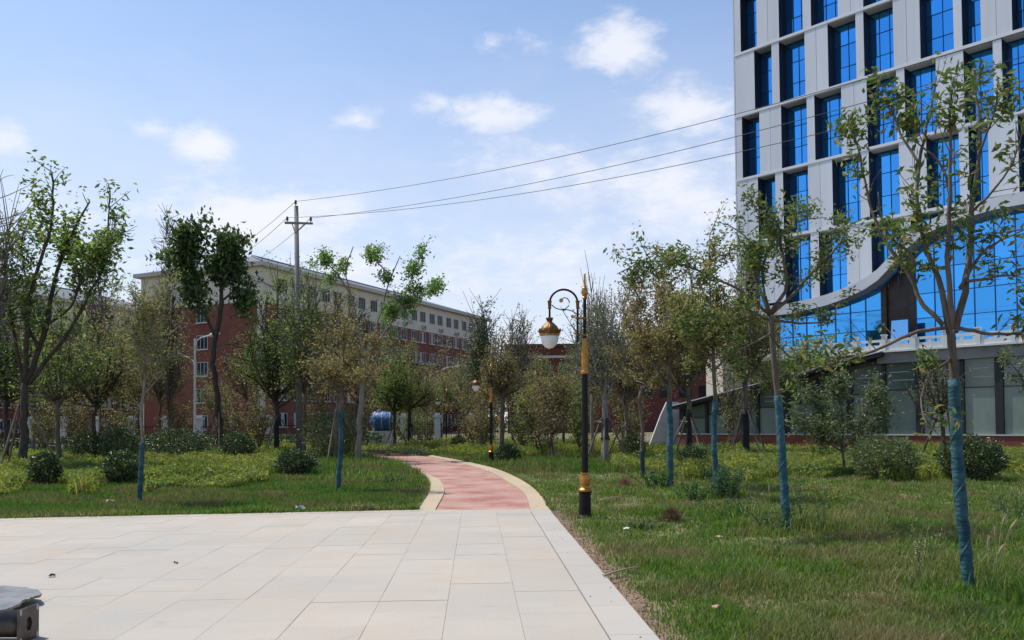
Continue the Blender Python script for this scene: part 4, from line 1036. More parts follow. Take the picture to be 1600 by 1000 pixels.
# (label, px, Y, top, fork, half width px, leaf, bark, limbs, leaves, size, trunk r, extra)
bg=[
('bare twiggy tree cut by the left edge with a few leaves',-12,30,285,560,30,L_grey,M_barkg,5,260,.10,.06,dict(bare=8,shape='vase')),
('bushy green tree crowded under the tall tree at the far left',92,34,462,610,70,L_green,M_bark,11,2600,.13,.10,dict(shape='round')),
('bushy dark green tree at the left edge above the hedge',10,36,470,610,55,L_dark,M_barkd,10,3000,.14,.11,dict(shape='round')),
('dark trunked olive tree just left of the slim blue wrapped sapling',148,38,462,620,60,L_olive,M_barkd,11,3800,.12,.11,dict(shape='round')),
('thin half bare tree with upright twigs right of the tall left tree',155,44,410,560,30,L_grey,M_bark,8,500,.12,.07,dict(bare=14,shape='column')),
('tall needle thin bare tree rising beside the dark broad leaved tree',264,44,328,620,26,L_brown,M_bark,12,1500,.10,.07,dict(bare=12,shape='column',tl=.9)),
('brown olive tree standing before the corner of the red end wall',250,46,505,610,46,L_brown,M_bark,10,3600,.11,.09,dict(shape='column')),
('small leafy tree with bare lower twigs before the red end wall',385,48,520,610,40,L_brown,M_bark,9,1500,.11,.08,dict(shape='round',bare=6)),
('dense green tree with a black wrapped trunk left of the concrete pole',432,43,408,610,56,L_green,M_barkd,13,7000,.13,.14,dict(shape='round',wrap=(M_black_wrap,0,2.0))),
('thin multi stemmed green tree in front of the concrete pole',476,39,440,600,44,L_green,M_bark,11,3000,.12,.09,dict(shape='column')),
('brown trunked tree with a dark tufted top right of the pole',505,46,470,590,36,L_dark,M_bark,9,2000,.13,.10,dict(shape='round')),
('thick brown trunk propped with stakes behind the left clipped bush',527,37,470,590,52,L_brown,M_bark,10,2600,.12,.16,dict(shape='round')),
('dark tufted small tree below the airy pale green tree',560,44,470,610,34,L_dark,M_barkd,9,2200,.13,.09,dict(shape='round')),
('round olive green tree with a slim propped trunk near the path end',616,49,540,625,46,L_green,M_barkd,11,4200,.12,.11,dict(shape='round')),
('wide green tree with a black wrapped propped trunk left of the far lamps',640,51,545,620,38,L_olive,M_barkd,11,4800,.12,.15,dict(shape='round',wrap=(M_black_wrap,0,1.6))),
('olive tree beside the far bend left of the second lamp',716,66,560,630,34,L_olive,M_bark,10,3200,.13,.10,dict(shape='round')),
('dark tufted tree above the second gold lamp',757,47,478,610,24,L_dark,M_barkd,9,1800,.15,.10,dict(shape='column')),
('brown propped tree standing just right of the second gold lamp',784,39,530,605,40,L_brown,M_bark,11,3200,.11,.14,dict(shape='round')),
('leafless twiggy tree with fine upright shoots left of the near lamp head',800,50,500,620,32,L_brown,M_bark,10,700,.10,.08,dict(bare=18,shape='vase')),
('slender dark tree left of the near lamp lantern',815,55,502,620,14,L_dark,M_barkd,7,900,.15,.07,dict(shape='column')),
('olive thicket tree below the near lamp lantern',842,42,560,640,40,L_olive,M_bark,12,3600,.11,.08,dict(shape='round')),
('fresh green tree behind the near lamp shaft',880,46,560,630,36,L_green,M_bark,11,3200,.12,.09,dict(shape='round')),
('many stemmed brown tree between the lamp lantern and its shaft',862,37,575,655,34,L_brown,M_bark,11,2600,.10,.06,dict(shape='vase')),
('pale trunked tree with bare shoots and staked trunk right of the near lamp',945,33,470,600,42,L_grey,M_barkg,13,3400,.10,.15,dict(bare=34,shape='vase',wrap=(M_green_wrap,.9,1.75))),
('second tree with bare upright shoots behind the staked pale trunk',925,38,455,600,30,L_grey,M_barkg,10,1800,.11,.09,dict(bare=30,shape='vase')),
('brown leaved tree between the pale staked trunk and the lawn row',978,36,470,610,42,L_brown,M_bark,11,3600,.11,.10,dict(shape='round')),
('brown leaved tree with a black wrapped trunk before the pavilion end',1076,37,430,590,52,L_brown,M_bark,12,4400,.11,.13,dict(shape='round',wrap=(M_black_wrap,0,2.1))),
('tall olive tree with a black wrapped staked trunk before the pavilion glass',1165,37,400,575,56,L_olive,M_bark,13,5200,.12,.14,dict(shape='round',wrap=(M_black_wrap,0,2.1))),
('bushy green tree at the tower foot beyond the balustrade end',1215,45,520,590,44,L_green,M_bark,10,2600,.12,.09,dict(shape='round')),
('leaning dark trunked small tree in front of the right pavilion panes',1460,30,560,640,40,L_olive,M_barkd,8,500,.09,.09,dict(shape='vase',basepx=1478)),
('distant olive tree in the gap right of the dormitory end',770,75,560,630,40,L_olive,M_bark,10,2600,.18,.12,dict(shape='round')),
('distant brown tree before the low red hall',905,80,555,625,48,L_brown,M_bark,10,2600,.18,.13,dict(shape='round')),
('distant green tree before the left part of the red hall',835,78,575,630,40,L_green,M_bark,10,2600,.18,.12,dict(shape='round')),
('distant brown tree left of the far street light',735,72,548,625,36,L_brown,M_bark,10,2400,.17,.12,dict(shape='round')),
('distant olive tree right of the blue tank',668,74,575,630,38,L_olive,M_bark,10,2400,.17,.12,dict(shape='round')),
('distant brown tree left of the blue tank',575,70,560,625,38,L_brown,M_bark,10,2600,.16,.12,dict(shape='round')),
('olive tree before the red end wall beside the white street light',334,62,575,630,34,L_olive,M_bark,9,1800,.12,.09,dict(shape='round')),
('green tree in the shade of the left dormitory, below its white band',195,50,520,610,44,L_olive,M_bark,10,3400,.13,.10,dict(shape='round')),
('olive tree in front of the left dormitory beside the hedge',52,50,540,620,50,L_olive,M_bark,10,3400,.13,.10,dict(shape='round')),
('brown tree in front of the left dormitory behind the fence pillars',115,54,530,620,46,L_brown,M_bark,10,3200,.13,.10,dict(shape='round')),
('brown tree at the far end of the long dormitory side',690,84,545,615,42,L_brown,M_bark,10,2600,.2,.12,dict(shape='round')),
('brown olive tree between the concrete pole and the airy tree',598,66,545,620,40,L_brown,M_bark,10,3200,.13,.10,dict(shape='round')),
]
for q,(lab,px,Y,top,fork,cw,lm,bk,nl,nlf,sz,tr,kw) in enumerate(bg):
    gen_tree(lab,px,Y,top,min(fork+14,648),cw,lm,bk,nl=nl+4,leaves=int(nlf*(1.25 if kw.get('bare',0)<12 else 1.1)),size=sz*1.08,tr=tr,seed=20+q,grp=B,clump=sz*1.5,nt=6,**kw)
# far woods closing the horizon
rng=np.random.default_rng(99)
b=MB(); n=26000; X=rng.uniform(-230,230,n); Yf=rng.uniform(150,190,n); H=(4+5*vnoise(X,Yf*0,.07)+3*vnoise(X,Yf*0+4,.25))
leaf_quads(b,np.column_stack([X,Yf,H*rng.random(n)**.7]),1.3,aspect=.7)
tag(b.build('far_woods',L_olive),kind='stuff')

# ------------------------------------------------------------------ wooden props
def prop(px,Y,top_y,spread,label,n=3,m=M_wood,bar=True):
    global rng
    rng=np.random.default_rng(int(px))
    c=np.array([X_at(px,Y),Y,0]); z=P(px,top_y,Y)[2]; o=tag(empty('tree_prop',c),label,'tree prop',group='wooden props around young tree trunks')
    for q in range(n):
        an=2*math.pi*q/n+.35; d=np.array([math.cos(an),math.sin(an),0])
        b=MB(); b.tube([c+d*spread*rng.uniform(.85,1.1)+np.array([0,0,-.02]),c+d*.17+np.array([0,0,z+rng.uniform(0,.15)])],[.04,.034],6); b.build('stake',m,o)
    if bar:
        s_=.32
        for a in (0,1):
            d=np.array([1,.2,0]) if a==0 else np.array([-.2,1,0]); e=np.array([-d[1],d[0],0])*.19
            b=MB(); b.tube([c+e-d*s_+np.array([0,0,z-.06-.05*a]),c+e+d*s_+np.array([0,0,z-.06-.05*a])],.03,6); b.build('tie_bar',m,o)
prop(945,33,655,1.05,'three stakes propping the pale trunk right of the near lamp')
prop(1165,37,642,1.1,'four stakes propping the black wrapped trunk before the pavilion glass',4)
prop(1076,37,655,1.15,'stakes propping the black wrapped trunk at the left pavilion end',4)
prop(527,37,643,1.2,'stakes propping the thick brown trunk behind the left clipped bush')
prop(432,43,655,1.3,'stakes propping the black wrapped trunk left of the concrete pole')
prop(616,49,672,1.1,'stakes propping the slim trunk near the path end')
prop(640,51,670,1.1,'stakes propping the black wrapped trunk left of the far lamps',4)
prop(784,39,656,1.0,'stakes propping the brown trunk right of the second gold lamp')
prop(35,31,630,1.3,'pale stakes propping the tall tree at the far left')
prop(342,42,645,1.2,'stakes propping the dark broad leaved tree',4)
prop(1478,30,640,1.0,'thin stakes beside the leaning trunk before the right pavilion panes',3,M_barkd,False)
prop(978,36,662,1.0,'stakes propping the brown tree between the pale staked trunk and the lawn row')

# ------------------------------------------------------------------ shrubs
def shrub(label,px0,px1,ytop,Y,lm,n,size,kind='round_shrub',grp='round shrubs in the park',flat=1.0,seed=0,loose=0.0,zmin=0.05):
    global rng
    rng=np.random.default_rng(300+seed)
    cx=X_at((px0+px1)/2,Y); R=(px1-px0)/2*Y/F; H=P((px0+px1)/2,ytop,Y)[2]; o=tag(empty(kind,(cx,Y,0)),label,'shrub',grp)
    d=rng.normal(0,1,(n,3)); d/=np.linalg.norm(d,axis=1,keepdims=True); r=(.45+.55*rng.random(n)**.5)
    lump=1+.16*np.sin(d[:,0]*5+seed)*np.cos(d[:,2]*6+d[:,1]*4+seed*2)+rng.normal(0,.05+loose,n)
    C=np.column_stack([cx+d[:,0]*R*r*lump,Y+d[:,1]*R*r*lump,H*.5+d[:,2]*H*.5*r*lump]); k=C[:,2]>zmin; C=C[k]; d=d[k]
    b=MB(); leaf_quads(b,C,size,outward=d*.7,aspect=.55); b.build('foliage',lm,o)
    b=MB()
    for q in range(9):
        an=q*2.4; e=np.array([cx+R*.55*math.cos(an)*rng.random()*1.3,Y+R*.55*math.sin(an),H*rng.uniform(.6,.92)]); b.tube(bez(np.array([cx+.04*math.cos(an),Y+.04*math.sin(an),-.02]),np.array([cx+R*.2*math.cos(an),Y+R*.2*math.sin(an),H*.35]),e,5),[.022,.018,.014,.01,.006],5)
    b.build('stem',M_bark,o)
shrub('dark round shrub at the far left of the pale ground cover',47,96,704,23,L_bush,2600,.075,seed=1)
shrub('dark round shrub directly left of the slim blue wrapped sapling',161,216,703,23.2,L_bush,2800,.075,seed=2)
shrub('clipped oval shrub on the left lawn edge',431,494,702,26.5,L_bush,4200,.075,seed=3)
shrub('larger bright topped shrub behind the dark left shrubs',158,218,666,34,L_bush,3000,.10,seed=4)
shrub('dark shrub with a sunlit top under the dark broad leaved tree',345,398,674,38,L_bush,2600,.10,seed=5)
shrub('dark shrub beside the foot of the second gold lamp',773,812,694,33,L_bush,2200,.085,seed=6)
shrub('left of the two small shrubs by the red path bend',702,729,680,46,L_bush,1500,.11,seed=7)
shrub('right of the two small shrubs by the red path bend',729,753,686,45,L_bush,1400,.11,seed=8)
shrub('round shrub between the third and fourth blue wrapped saplings',1058,1113,697,25.5,L_bush,3000,.085,seed=9)
shrub('wide grey green shrub before the pavilion plinth, right of the tall loose shrub',1330,1432,678,21.8,L_bush2,5200,.075,seed=10)
shrub('dark round shrub behind the nearest blue wrapped trunk',1468,1564,682,21.5,L_bush,5200,.085,seed=11)
shrub('low dark shrub behind the near lamp foot',968,1010,676,34,L_bush,1600,.10,seed=12)
shrub('tall loose shrub behind the propped brown trunk in the park centre',478,565,636,38,L_bush2,3800,.11,seed=13,loose=.12)
shrub('shadowed wide shrub in the left hedge line',225,330,668,40,L_bush,4200,.11,seed=14,loose=.05)
shrub('shadowed shrub left of the bright topped one',110,165,672,38,L_bush,2400,.11,seed=15,loose=.05)
shrub('yellow green shrub beyond the staked trunks by the pavilion end',968,1000,640,42,L_cover,1400,.11,seed=16,loose=.08)
traced('tall loose pale leaved shrub standing before the pavilion panes',24.5,[
 (.045,.03,0,[(1318,738),(1318,715),(1315,695)]),
 (.03,.01,.5,[(1316,700),(1300,670),(1280,640),(1262,612)]),
 (.03,.01,-.5,[(1316,700),(1318,660),(1312,625),(1308,595)]),
 (.03,.01,.3,[(1318,700),(1340,670),(1360,635),(1378,600)]),
 (.025,.01,-.6,[(1316,705),(1290,690),(1265,675),(1250,650)]),
 (.025,.01,.7,[(1318,705),(1345,690),(1370,670),(1388,640)])],
 L_bush2,M_bark,.045,5200,.115,nt=11,tl=.6,clump=.14,seed=30,kind='loose_shrub',grp='round shrubs in the park')
traced('leafy shrub branch cut by the right edge before the pavilion',20,[
 (.04,.03,0,[(1625,735),(1622,690),(1618,650)]),
 (.02,.01,.3,[(1618,650),(1605,610),(1590,580),(1570,560)]),
 (.02,.01,-.3,[(1618,655),(1625,600),(1622,560)])],
 L_bush2,M_bark,.04,700,.10,nt=7,tl=.4,clump=.08,seed=31,kind='loose_shrub',grp='round shrubs in the park')
tk_=[('thicket of thin brown stems between the lamp lantern and the path bend',858,36,598,34,L_brown),('thin stemmed thicket left of the near lamp foot',838,41,612,30,L_olive),('green thicket right of the second gold lamp',815,44,606,26,L_green),
('brown thin stemmed thicket behind the second gold lamp',757,41,600,26,L_brown),('low thicket beyond the red path bend left of the farthest lamp',668,62,618,28,L_olive),('reddish brown thicket right of the red path near the second lamp',738,46,628,22,L_brown),
('low thicket right of the blue tank',640,54,622,26,L_green),('low leafy thicket left of the blue tank',556,46,622,24,L_olive),('green thicket behind the near lamp shaft, beside the staked trunk',905,40,604,26,L_green),
('brown thicket between the staked pale trunk and the slim leafy footed sapling',980,40,590,30,L_brown),('thicket at the terrace end behind the staked black trunk',1150,45,520,44,L_olive),
('bare brown thicket at the foot of the dark broad leaved tree',362,44,610,26,L_brown),('brown thicket before the left part of the red end wall',272,46,608,24,L_brown),('thin thicket left of the black wrapped trunk by the concrete pole',405,46,605,22,L_olive),
('thicket of fine stems between the concrete pole and the propped brown trunk',490,45,590,24,L_brown),('shaded thicket behind the left hedge near the tall tree',70,46,600,40,L_olive),('shaded thicket under the slim wrapped sapling crown',185,46,590,36,L_olive),('shaded brown thicket between the two left dark trunks',122,46,585,32,L_brown)]
for q,(lab,px,Y,top,cw,lm) in enumerate(tk_):
    gen_tree(lab,px,Y,top,700,cw,lm,M_bark,nl=15,leaves=1500,size=.12,tr=.035,seed=120+q,grp='thickets of thin stems',clump=.17,kind='thicket',nt=4,shape='vase',low=0,tl=.6)
# long hedge at the left
rng=np.random.default_rng(5)
b=MB(); n=9000; X=rng.uniform(X_at(-40,52),X_at(600,52),n); b0=.85+.25*vnoise(X,X*0,.5)
leaf_quads(b,np.column_stack([X,52+rng.uniform(-.6,.6,n),b0*rng.random(n)**.5]),.16,aspect=.55)
hd=tag(b.build('hedge',L_bush),'low dark green hedge in front of the white pillared fence','hedge')

# ------------------------------------------------------------------ ground cover and grass
kerbR=np.vstack([ro_]); kerbL=np.vstack([lo_])
path_poly=np.vstack([lo_,ro_[::-1]])
pl_big=plaza_poly
plz=np.array([E_near,E1,FA,FL,FL-eu*26,E_near+ev*26])
def free(x,y):
    return ~(inpoly(x,y,plz)|inpoly(x,y,path_poly)|inpoly(x,y,np.vstack([G(668,714)[:2],G(578,714.3)[:2],G(360,712.5)[:2],G(360,709.5)[:2],G(630,709.8)[:2]])))
def blades(b,x,y,h,w,arch=.4,z=0):
    n=len(x); an=rng.uniform(0,2*math.pi,n); dx=np.cos(an); dy=np.sin(an); la=rng.uniform(0,2*math.pi,n); lx=np.cos(la)*arch*h*rng.uniform(.2,1,n); ly=np.sin(la)*arch*h*rng.uniform(.2,1,n)
    V=np.stack([np.stack([x-dx*w,y-dy*w,np.full(n,z)],1),np.stack([x+dx*w,y+dy*w,np.full(n,z)],1),
                np.stack([x+dx*w*.8+lx*.35,y+dy*w*.8+ly*.35,z+h*.6],1),np.stack([x-dx*w*.8+lx*.35,y-dy*w*.8+ly*.35,z+h*.6],1),
                np.stack([x+lx,y+ly,z+h],1)],1).reshape(-1,3)
    k=np.arange(n)*5
    b.add(V,[np.stack([k,k+1,k+2,k+3],1),np.stack([k+3,k+2,k+4],1)])
def sample(n,pxr,Yr,power=1.0):
    """positions spread over the ground, thinner with distance"""
    u=rng.random(n)
    if power==1: Y=Yr[0]*(Yr[1]/Yr[0])**u
    else: Y=1/(1/Yr[0]+u*(1/Yr[1]-1/Yr[0]))
    px=rng.uniform(*pxr,n); return (px-800)/F*Y,Y
rng=np.random.default_rng(11)
# right lawn
b=MB(); x,y=sample(330000,(640,1800),(5.2,34)); k=free(x,y); x,y=x[k],y[k]
edge=(np.column_stack([x,y])-E0)@(-ev); near_edge=np.clip(edge/(.15+.7*vnoise(x,y,.8)),0,1); keep=rng.random(len(x))<(.12+.88*near_edge); x,y,near_edge=x[keep],y[keep],near_edge[keep]
cl=vnoise(x,y,.8)*.55+vnoise(x,y,2.7)*.45; dens=rng.random(len(x))<(.15+1.25*cl); x,y,cl,near_edge=x[dens],y[dens],cl[dens],near_edge[dens]
h=(.022+.15*cl**2)*rng.uniform(.5,1.6,len(x))*(.45+.55*near_edge)+.0016*np.clip(y-12,0,20)
blades(b,x,y,h,.0022+.00032*y,.75)
tag(b.build('lawn_grass',L_grass),kind='stuff')
# left lawn
b=MB(); x,y=sample(170000,(-120,690),(14,36)); k=free(x,y); x,y=x[k],y[k]
cl=vnoise(x,y,.9)*.6+vnoise(x,y,3.1)*.4
h=(.05+.13*cl**1.4)*rng.uniform(.6,1.4,len(x)); blades(b,x,y,h,.0022+.00032*y,.6)
tag(b.build('left_lawn_grass',L_grass2),kind='stuff')
# rough grass through the park behind
b=MB(); x,y=sample(110000,(-120,1720),(26,60)); k=free(x,y); x,y=x[k],y[k]
cl=vnoise(x,y,.35)*.6+vnoise(x,y,1.1)*.4; h=(.08+.42*cl**1.6)*rng.uniform(.6,1.3,len(x)); blades(b,x,y,h,.004+.00035*y,.5)
tag(b.build('rough_grass',L_grass2),kind='stuff')
# yellow green ground cover beds
def cover(name,pxr,Yr,n,hmax,mask,lm=L_cover,size=.13):
    b=MB(); x,y=sample(n,pxr,Yr); k=free(x,y); x,y=x[k],y[k]
    px=800+F*x/y; k=mask(px,y); x,y=x[k],y[k]
    cl=vnoise(x,y,.55)*.5+vnoise(x,y,1.9)*.5; H=hmax*(.18+1.35*np.clip(cl-.15,0,1)**1.5)
    z=H*rng.random(len(x))**.55
    leaf_quads(b,np.column_stack([x,y,z+.02]),size,updir=.6,aspect=.38)
    x2,y2=x[::3],y[::3]; blades(b,x2,y2,H[::3]*rng.uniform(.8,1.35,len(x2)),.007+.00025*y2,.45)
    return tag(b.build(name,lm),kind='stuff')
edgeY=lambda px:22.5+1.5*np.sin(px*.021)+1.0*np.sin(px*.057+1)
cover('ground_cover',(940,1720),(21,42),90000,.60,lambda px,y:(y>edgeY(px)+np.clip((1150-px)/60,0,6))&(px>955))
cover('left_ground_cover',(-120,440),(19,40),90000,.60,lambda px,y:(y>19.5+1.2*np.sin(px*.03)+np.clip((px-230)/45,0,5))&~((np.abs(px-72)<36)&(y<23.4))&~((np.abs(px-190)<38)&(y<23.6))&~((np.abs(px-463)<45)&(y<27)))
cover('far_ground_cover',(380,960),(37,56),52000,.75,lambda px,y:(y>40+2*np.sin(px*.03))&((px>700)|(y>46)|(px<560)),size=.14)
# tall weeds
def weed(label,px,Y,H,R,n,stems,lm=L_weed,size=.06,seed=0,kind='weed_plant'):
    global rng
    rng=np.random.default_rng(700+seed)
    c=np.array([X_at(px,Y),Y,0]); o=tag(empty(kind,c),label,'weed','tall weeds in the lawn')
    b=MB(); tw=[]
    for q in range(stems):
        an=rng.uniform(0,6.28); e=c+np.array([R*math.cos(an)*rng.random(),R*math.sin(an)*rng.random(),H*rng.uniform(.55,1.0)]); st=c+np.array([.25*R*math.cos(an),.25*R*math.sin(an),-.01])
        t=bez(st,st*.5+e*.5+np.array([0,0,.1*H]),e,5); tw.append(t); b.tube(t,np.linspace(.006,.002,5),4)
    b.build('stem',leafmat('weed_stem',(.08,.11,.04),(.12,.15,.06)),o)
    b=MB(); leaf_quads(b,scatter_on(tw,n,.05*min(1,H),.1),size,updir=.2,aspect=.4); b.build('foliage',lm,o)
weed('bushy bluish weed clump around the third blue wrapped trunk',1132,16.8,.75,.5,1500,26,leafmat('leaf_weed_blue',(.03,.085,.04),(.08,.16,.085),(.14,.2,.1)),.065,1)
weed('weed clump left of the third blue wrapped trunk',1082,16.6,.45,.45,800,22,L_weed,.06,2)
weed('green weeds around the foot of the fourth blue wrapped trunk',1022,20.5,.45,.8,1300,30,L_weed,.075,3)
weed('tall thin weed standing right of the second blue wrapped trunk',1252,12.6,1.05,.12,150,4,L_weed,.045,4)
weed('shorter thin weed beside the tall thin one on the right lawn',1280,12.2,.72,.14,120,4,L_weed,.045,5)
weed('broad weed tuft at the foot of the second blue wrapped trunk',1205,12.2,.38,.5,420,20,L_weed,.05,6)
weed('grassy weed tuft at the right lawn near the dark round shrub',1582,13,.5,.6,500,24,L_weed,.055,7)
weed('dark weed tuft on the left lawn just behind the path kerb',606,22.5,.3,.7,700,24,L_weed,.055,8)
weed('ragged weed patch left of the second blue wrapped trunk',1150,13.4,.42,.7,650,24,L_weed,.05,11)
weed('pale weed patch between the second blue trunk and the grey green shrub',1290,15.5,.5,.8,800,26,L_cover,.05,12)
weed('low broad leaved weed beside the paving edge right of the lamp',1010,12.5,.16,.35,160,14,L_weed,.06,13)
weed('dry seeded weed stalks left of the nearest blue wrapped trunk',1440,9.6,.38,.35,160,14,L_dry,.03,14)
# long grass tufts round the trunks
rng=np.random.default_rng(21)
b=MB()
for (px,Y,n,R,H) in ((1530,8.5,800,.7,.26),(1228,13.0,800,.7,.30),(1310,12.2,500,.9,.24),(1118,17.3,500,.6,.32),(1430,8.2,300,.5,.16),(1600,7.4,450,.5,.28),(1180,13.5,400,.6,.3),(1340,13,400,.8,.22),(1050,14.2,250,.4,.2),(575,24,600,1.5,.3),(600,30,500,1.5,.4)):
    c=X_at(px,Y); x=c+rng.normal(0,R*.5,n); y=Y+rng.normal(0,R*.5,n); k=free(x,y); blades(b,x[k],y[k],H*rng.uniform(.4,1.2,k.sum()),.004+.0002*Y,.8)
n=9000; t_=rng.uniform(0,13.5,n); k=rng.random(n)<(.15+.9*vnoise(t_,t_*0,1.1)); t_=t_[k]; off=rng.normal(.05,.05,len(t_))-.05*vnoise(t_,t_*0+3,2.0)
q_=FA+fdir*t_[:,None]+fn*off[:,None]; blades(b,q_[:,0],q_[:,1],rng.uniform(.04,.16,len(t_))*(.4+.9*vnoise(t_,t_*0+7,1.7)),.007,.9,z=.02)
for side in (lo_,ro_):
    n=2600; i_=rng.uniform(0,NP-1.01,n); k0=i_.astype(int); f_=(i_-k0)[:,None]; q_=side[k0]*(1-f_)+side[k0+1]*f_; sgn=-1 if side is lo_ else 1
    q_[:,0]+=sgn*np.abs(rng.normal(0,.06,n)); kk=rng.random(n)<(.1+.9*vnoise(q_[:,0],q_[:,1],.9)); q_=q_[kk]; blades(b,q_[:,0],q_[:,1],rng.uniform(.05,.18,len(q_)),.010,.8)
tag(b.build('long_grass',L_grass),kind='stuff')
# foxtail grasses
def foxtail(label,px,py,Y,lx):
    base=np.array([X_at(px,Y),Y,0]); tip=P(px+lx,py,Y); o=tag(empty('foxtail_grass',base),label,'foxtail grass','foxtail grasses at the right')
    t=bez(base,np.array([base[0],Y,tip[2]*.8]),tip,8); b=MB(); b.tube(t,np.linspace(.003,.0018,8),4); b.build('stem',L_dry,o)
    d=(tip-t[-2]); d/=np.linalg.norm(d); b=MB(); q=np.linspace(0,1,7)[:,None]; b.tube(tip+d*q*.14+np.array([0,0,-.02])*q**2,.012*np.sin(np.linspace(.25,3.0,7)),6)
    u=rng.random(160); ang=rng.uniform(0,6.28,160); C=tip+d*(u*.14)[:,None]-np.array([0,0,.02])*(u**2)[:,None]; leaf_quads(b,C+rng.normal(0,.006,(160,3)),.028,aspect=.12); b.build('seed_head',L_dry,o)
for (lab,px,py,Y,lx) in (('drooping foxtail seed head highest at the right beside the blue trunk',1562,828,8.6,16),('foxtail seed head just left of the highest one',1552,842,8.4,4),('foxtail with the lowest bent seed head at the right',1545,866,8.0,14),('short foxtail seed head next to the blue wrapped trunk',1538,856,8.3,6),('foxtail seed head rising above the shrub base at the far right',1556,820,9.3,10),('foxtail rising between the second trunk and the weed clump',1190,785,13.2,-6),('foxtail left of the thin weeds with an upright head',1176,798,12.4,3),('slanting foxtail seed head before the second blue trunk',1200,770,13.8,2)):
    foxtail(lab,px,py,Y,lx)

# ------------------------------------------------------------------ litter, sticks and the steel leftovers at the lower left
def stick(label,p0,p1,r=.012,m=None,z=.05,name='stick'):
    a,c=G(*p0),G(*p1); a[2]=c[2]=z; mid=(a+c)/2+np.array([.01,.02,.03]); b=MB(); b.tube(bez(a,mid,c,7),np.linspace(r,r*.6,7),6)
    tag(b.build(name,m or mat('stick_pale',(.36,.30,.2),.9,(.28,.22,.14),12)),label,'stick')
stick('pale stick lying in the grass right of the near lamp foot',(934,789),(982,780),.016,z=.07)
stick('curved pale twig lying across the plaza edge into the grass',(944,909),(1000,895),.012,z=.06)
stick('thin pale stick lying on the left lawn beside the clipped shrub',(398,746),(446,738),.02,z=.14)
def flake(label,px,py,w,l,m,name,cat,rz=.4,z=.06,ht=.02):
    c=G(px,py); b=MB(); cs,sn=math.cos(rz),math.sin(rz); rr=np.random.default_rng(int(px))
    V=[]
    for j in range(4):
        for i in range(4):
            x_=(i/3-.5)*w*(1-.25*abs(j-1.5)/1.5); y_=(j/3-.5)*l; V.append((x_*cs-y_*sn,x_*sn+y_*cs,ht*rr.random()*1.5))
    V=np.array(V); f=np.array([(j*4+i,j*4+i+1,j*4+i+5,j*4+i+4) for j in range(3) for i in range(3)])
    Vt=V+np.array([0,0,.003]); b.add(V+np.array([c[0],c[1],z]),[f[:,::-1]]); b.add(Vt+np.array([c[0],c[1],z]),[f]); tag(b.build(name,m),label,cat)
flake('small pale green paper scrap in the grass near the lamp',980,836,.13,.1,mat('scrap_green',(.5,.62,.55),.7),'paper_scrap','litter',z=.08)
flake('dry curled brown leaf in the grass at the bottom right',1121,964,.10,.05,mat('dry_leaf',(.42,.27,.17),.8),'dry_leaf','leaf',z=.07)
flake('dry pale leaf lying in the middle of the right lawn',1122,853,.16,.07,mat('dry_leaf_pale',(.45,.38,.22),.8),'dry_leaf','leaf',z=.10)
flake('crumpled white plastic bag at the left lawn edge',469,802,.19,.12,mat('plastic_white',(.62,.64,.6),.5),'plastic_bag','litter',z=.05,ht=.07)
flake('white stone chip on the left lawn behind the plaza edge',172,789,.16,.1,mat('chip_white',(.5,.48,.42),.8),'stone_chip','stone',z=.06,ht=.04)
flake('dark dry leaf on the plaza beside the steel plate',81,908,.07,.05,mat('leaf_dark_dry',(.05,.04,.03),.8),'dry_leaf','leaf',z=.046)
flake('small dark leaf lying on the open plaza paving',275,887,.05,.03,mat('leaf_dark_dry',(.05,.04,.03),.8),'dry_leaf','leaf',z=.046)
rng=np.random.default_rng(3)
for (lab,px,py,s_) in (('heap of reddish dry grass on the right lawn',1050,815,.26),('low heap of brown dry grass behind the lamp on the right lawn',975,763,.35)):
    c=G(px,py); b=MB(); n=420; r=np.abs(rng.normal(0,s_*.5,n)); an=rng.uniform(0,6.28,n); z=np.clip(s_*.75*(1-(r/s_)**2),.02,None)*rng.random(n)
    leaf_quads(b,np.column_stack([c[0]+r*np.cos(an),c[1]+r*np.sin(an)*.7,z+.02]),.17,aspect=.05,droop=.6)
    tag(b.build('dry_grass_heap',leafmat('heap_brown',(.16,.085,.045),(.28,.16,.085),trans=.1)),lab,'grass heap')
# heap of cut branches at the path end
c=G(615,712); b=MB()
for q in range(26):
    p=c+np.array([rng.normal(0,1.1),rng.normal(0,.35),.05+rng.random()*.25]); d=np.array([rng.normal(0,1),rng.normal(0,.4),rng.normal(0,.12)]); d/=np.linalg.norm(d); b.tube([p-d*.7,p+d*.7],[.03,.012],5)
tag(b.build('branch_heap',M_wood),'heap of cut dry branches lying at the far end of the red path','branch heap')
# flanged steel tube
M_steel=mat('steel_dark',(.060,.052,.050),.36,(.12,.10,.09),7,metal=.7,bump=.15,bscale=60,detail=9)
fc=G(58,1010); Yf=fc[1]; xf=X_at(44,Yf); sz=.122
tube=tag(empty('steel_tube',(xf,Yf,0)),'dark steel tube with a square bolt hole flange lying at the lower left','steel tube')
ax=np.array([math.cos(.04),-math.sin(.04),0])         # axis pointing right and a little towards the camera
sd=np.array([-ax[1],ax[0],0]); upv=np.array([0,0,1.0]); zc0=sz+.044
def fp3(u,v,w): return np.array([xf,Yf,zc0])+sd*u+upv*v+ax*w
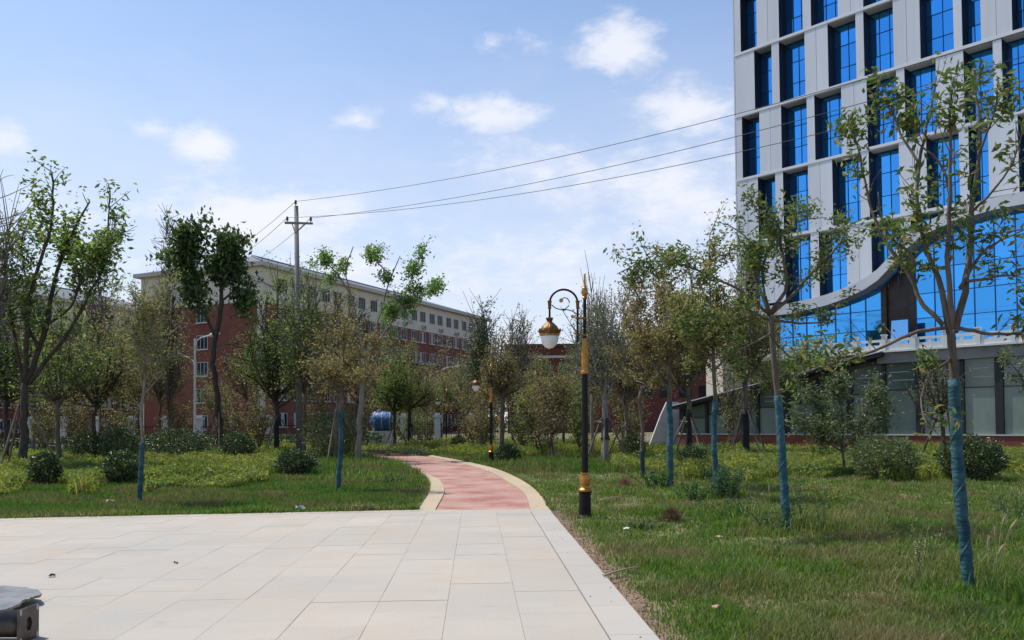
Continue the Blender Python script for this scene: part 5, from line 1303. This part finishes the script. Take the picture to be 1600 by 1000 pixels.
# plate with round hole and four bolt holes: ring of quads between square and hole
b=MB(); n=32; an=np.linspace(0,2*math.pi,n,endpoint=False)+math.pi/4
hole=np.column_stack([.035*np.cos(an),.05*np.sin(an)])
sq=[]
for a_ in an:
    c_,s_=math.cos(a_),math.sin(a_); k_=sz/max(abs(c_),abs(s_)); sq.append((c_*k_,s_*k_))
sq=np.array(sq)
for w_ in (0,.014):
    V=np.array([fp3(u,v,w_) for u,v in np.vstack([sq,hole])]); k=np.arange(n); f=np.stack([k,(k+1)%n,n+(k+1)%n,n+k],1); b.add(V,[f if w_>0 else f[:,::-1]])
for ring in (sq,hole):
    V=np.array([fp3(u,v,0) for u,v in ring]+[fp3(u,v,.014) for u,v in ring]); k=np.arange(n); b.add(V,[np.stack([k,(k+1)%n,n+(k+1)%n,n+k],1)])
b.build('flange',M_steel,tube)
b=MB()
for (u,v) in ((-.1,.1),(.1,.1),(.1,-.1),(-.1,-.1)):
    q=12; aa=np.linspace(0,2*math.pi,q,endpoint=False); b.prism(np.array([fp3(u+.014*math.cos(a_),v+.022*math.sin(a_),.0145) for a_ in aa]),ax*.002)
b.build('bolt_hole',mat('hole_pale',(.42,.40,.37),.8),tube)
b=MB(); b.prism(np.array([fp3(.036*math.cos(a_),.051*math.sin(a_),-.02) for a_ in np.linspace(0,6.28,16,endpoint=False)]),ax*.006); b.build('bore',mat('bore_black',(.004,.004,.004),.9),tube)
b=MB(); b.tube([fp3(0,0,-.002),fp3(0,0,-.6),fp3(0,0,-1.4)],.098,24); b.build('barrel',M_steel,tube,smooth=True)
b=MB(); b.tube([fp3(0,0,-.42),fp3(0,0,-.47)],.112,24); b.build('band',M_steel,tube,smooth=True)
# slate coloured board lying askew
pts=[(-60,921),(10,919),(40,921),(60,925),(66,931),(52,937),(38,941),(22,951),(8,956),(-60,968)]
rj=np.random.default_rng(8); pp=[]
for k in range(len(pts)):
    a_,c_=np.array(pts[k]),np.array(pts[(k+1)%len(pts)])
    for f_ in (0,.2,.4,.6,.8): pp.append(a_+(c_-a_)*f_+(rj.normal(0,[.9,.45]) if 1<=k<8 else 0))
V=np.array([G(x_,y_,.11) for x_,y_ in pp]); b=MB(); b.prism(V[::-1],(0,0,.022),0,1); 
brd=tag(b.build('slate_board',[mat('board_slate',(.10,.11,.125),.8,(.20,.205,.21),5,bump=.35,detail=9),mat('board_core',(.30,.26,.15),.9,(.2,.17,.11),20)]),'grey slate board with a ragged edge lying on the plaza behind the steel tube','board')
b=MB(); V=np.array([G(x_,y_,.017) for x_,y_ in ((-60,935),(10,932),(20,936),(-60,958))]); b.prism(V[::-1]+np.array([0,0,.027]),(0,0,.064)); tag(b.build('timber_block',mat('block_brown',(.10,.07,.05),.9)),'dark timber packing under the slate board','timber')
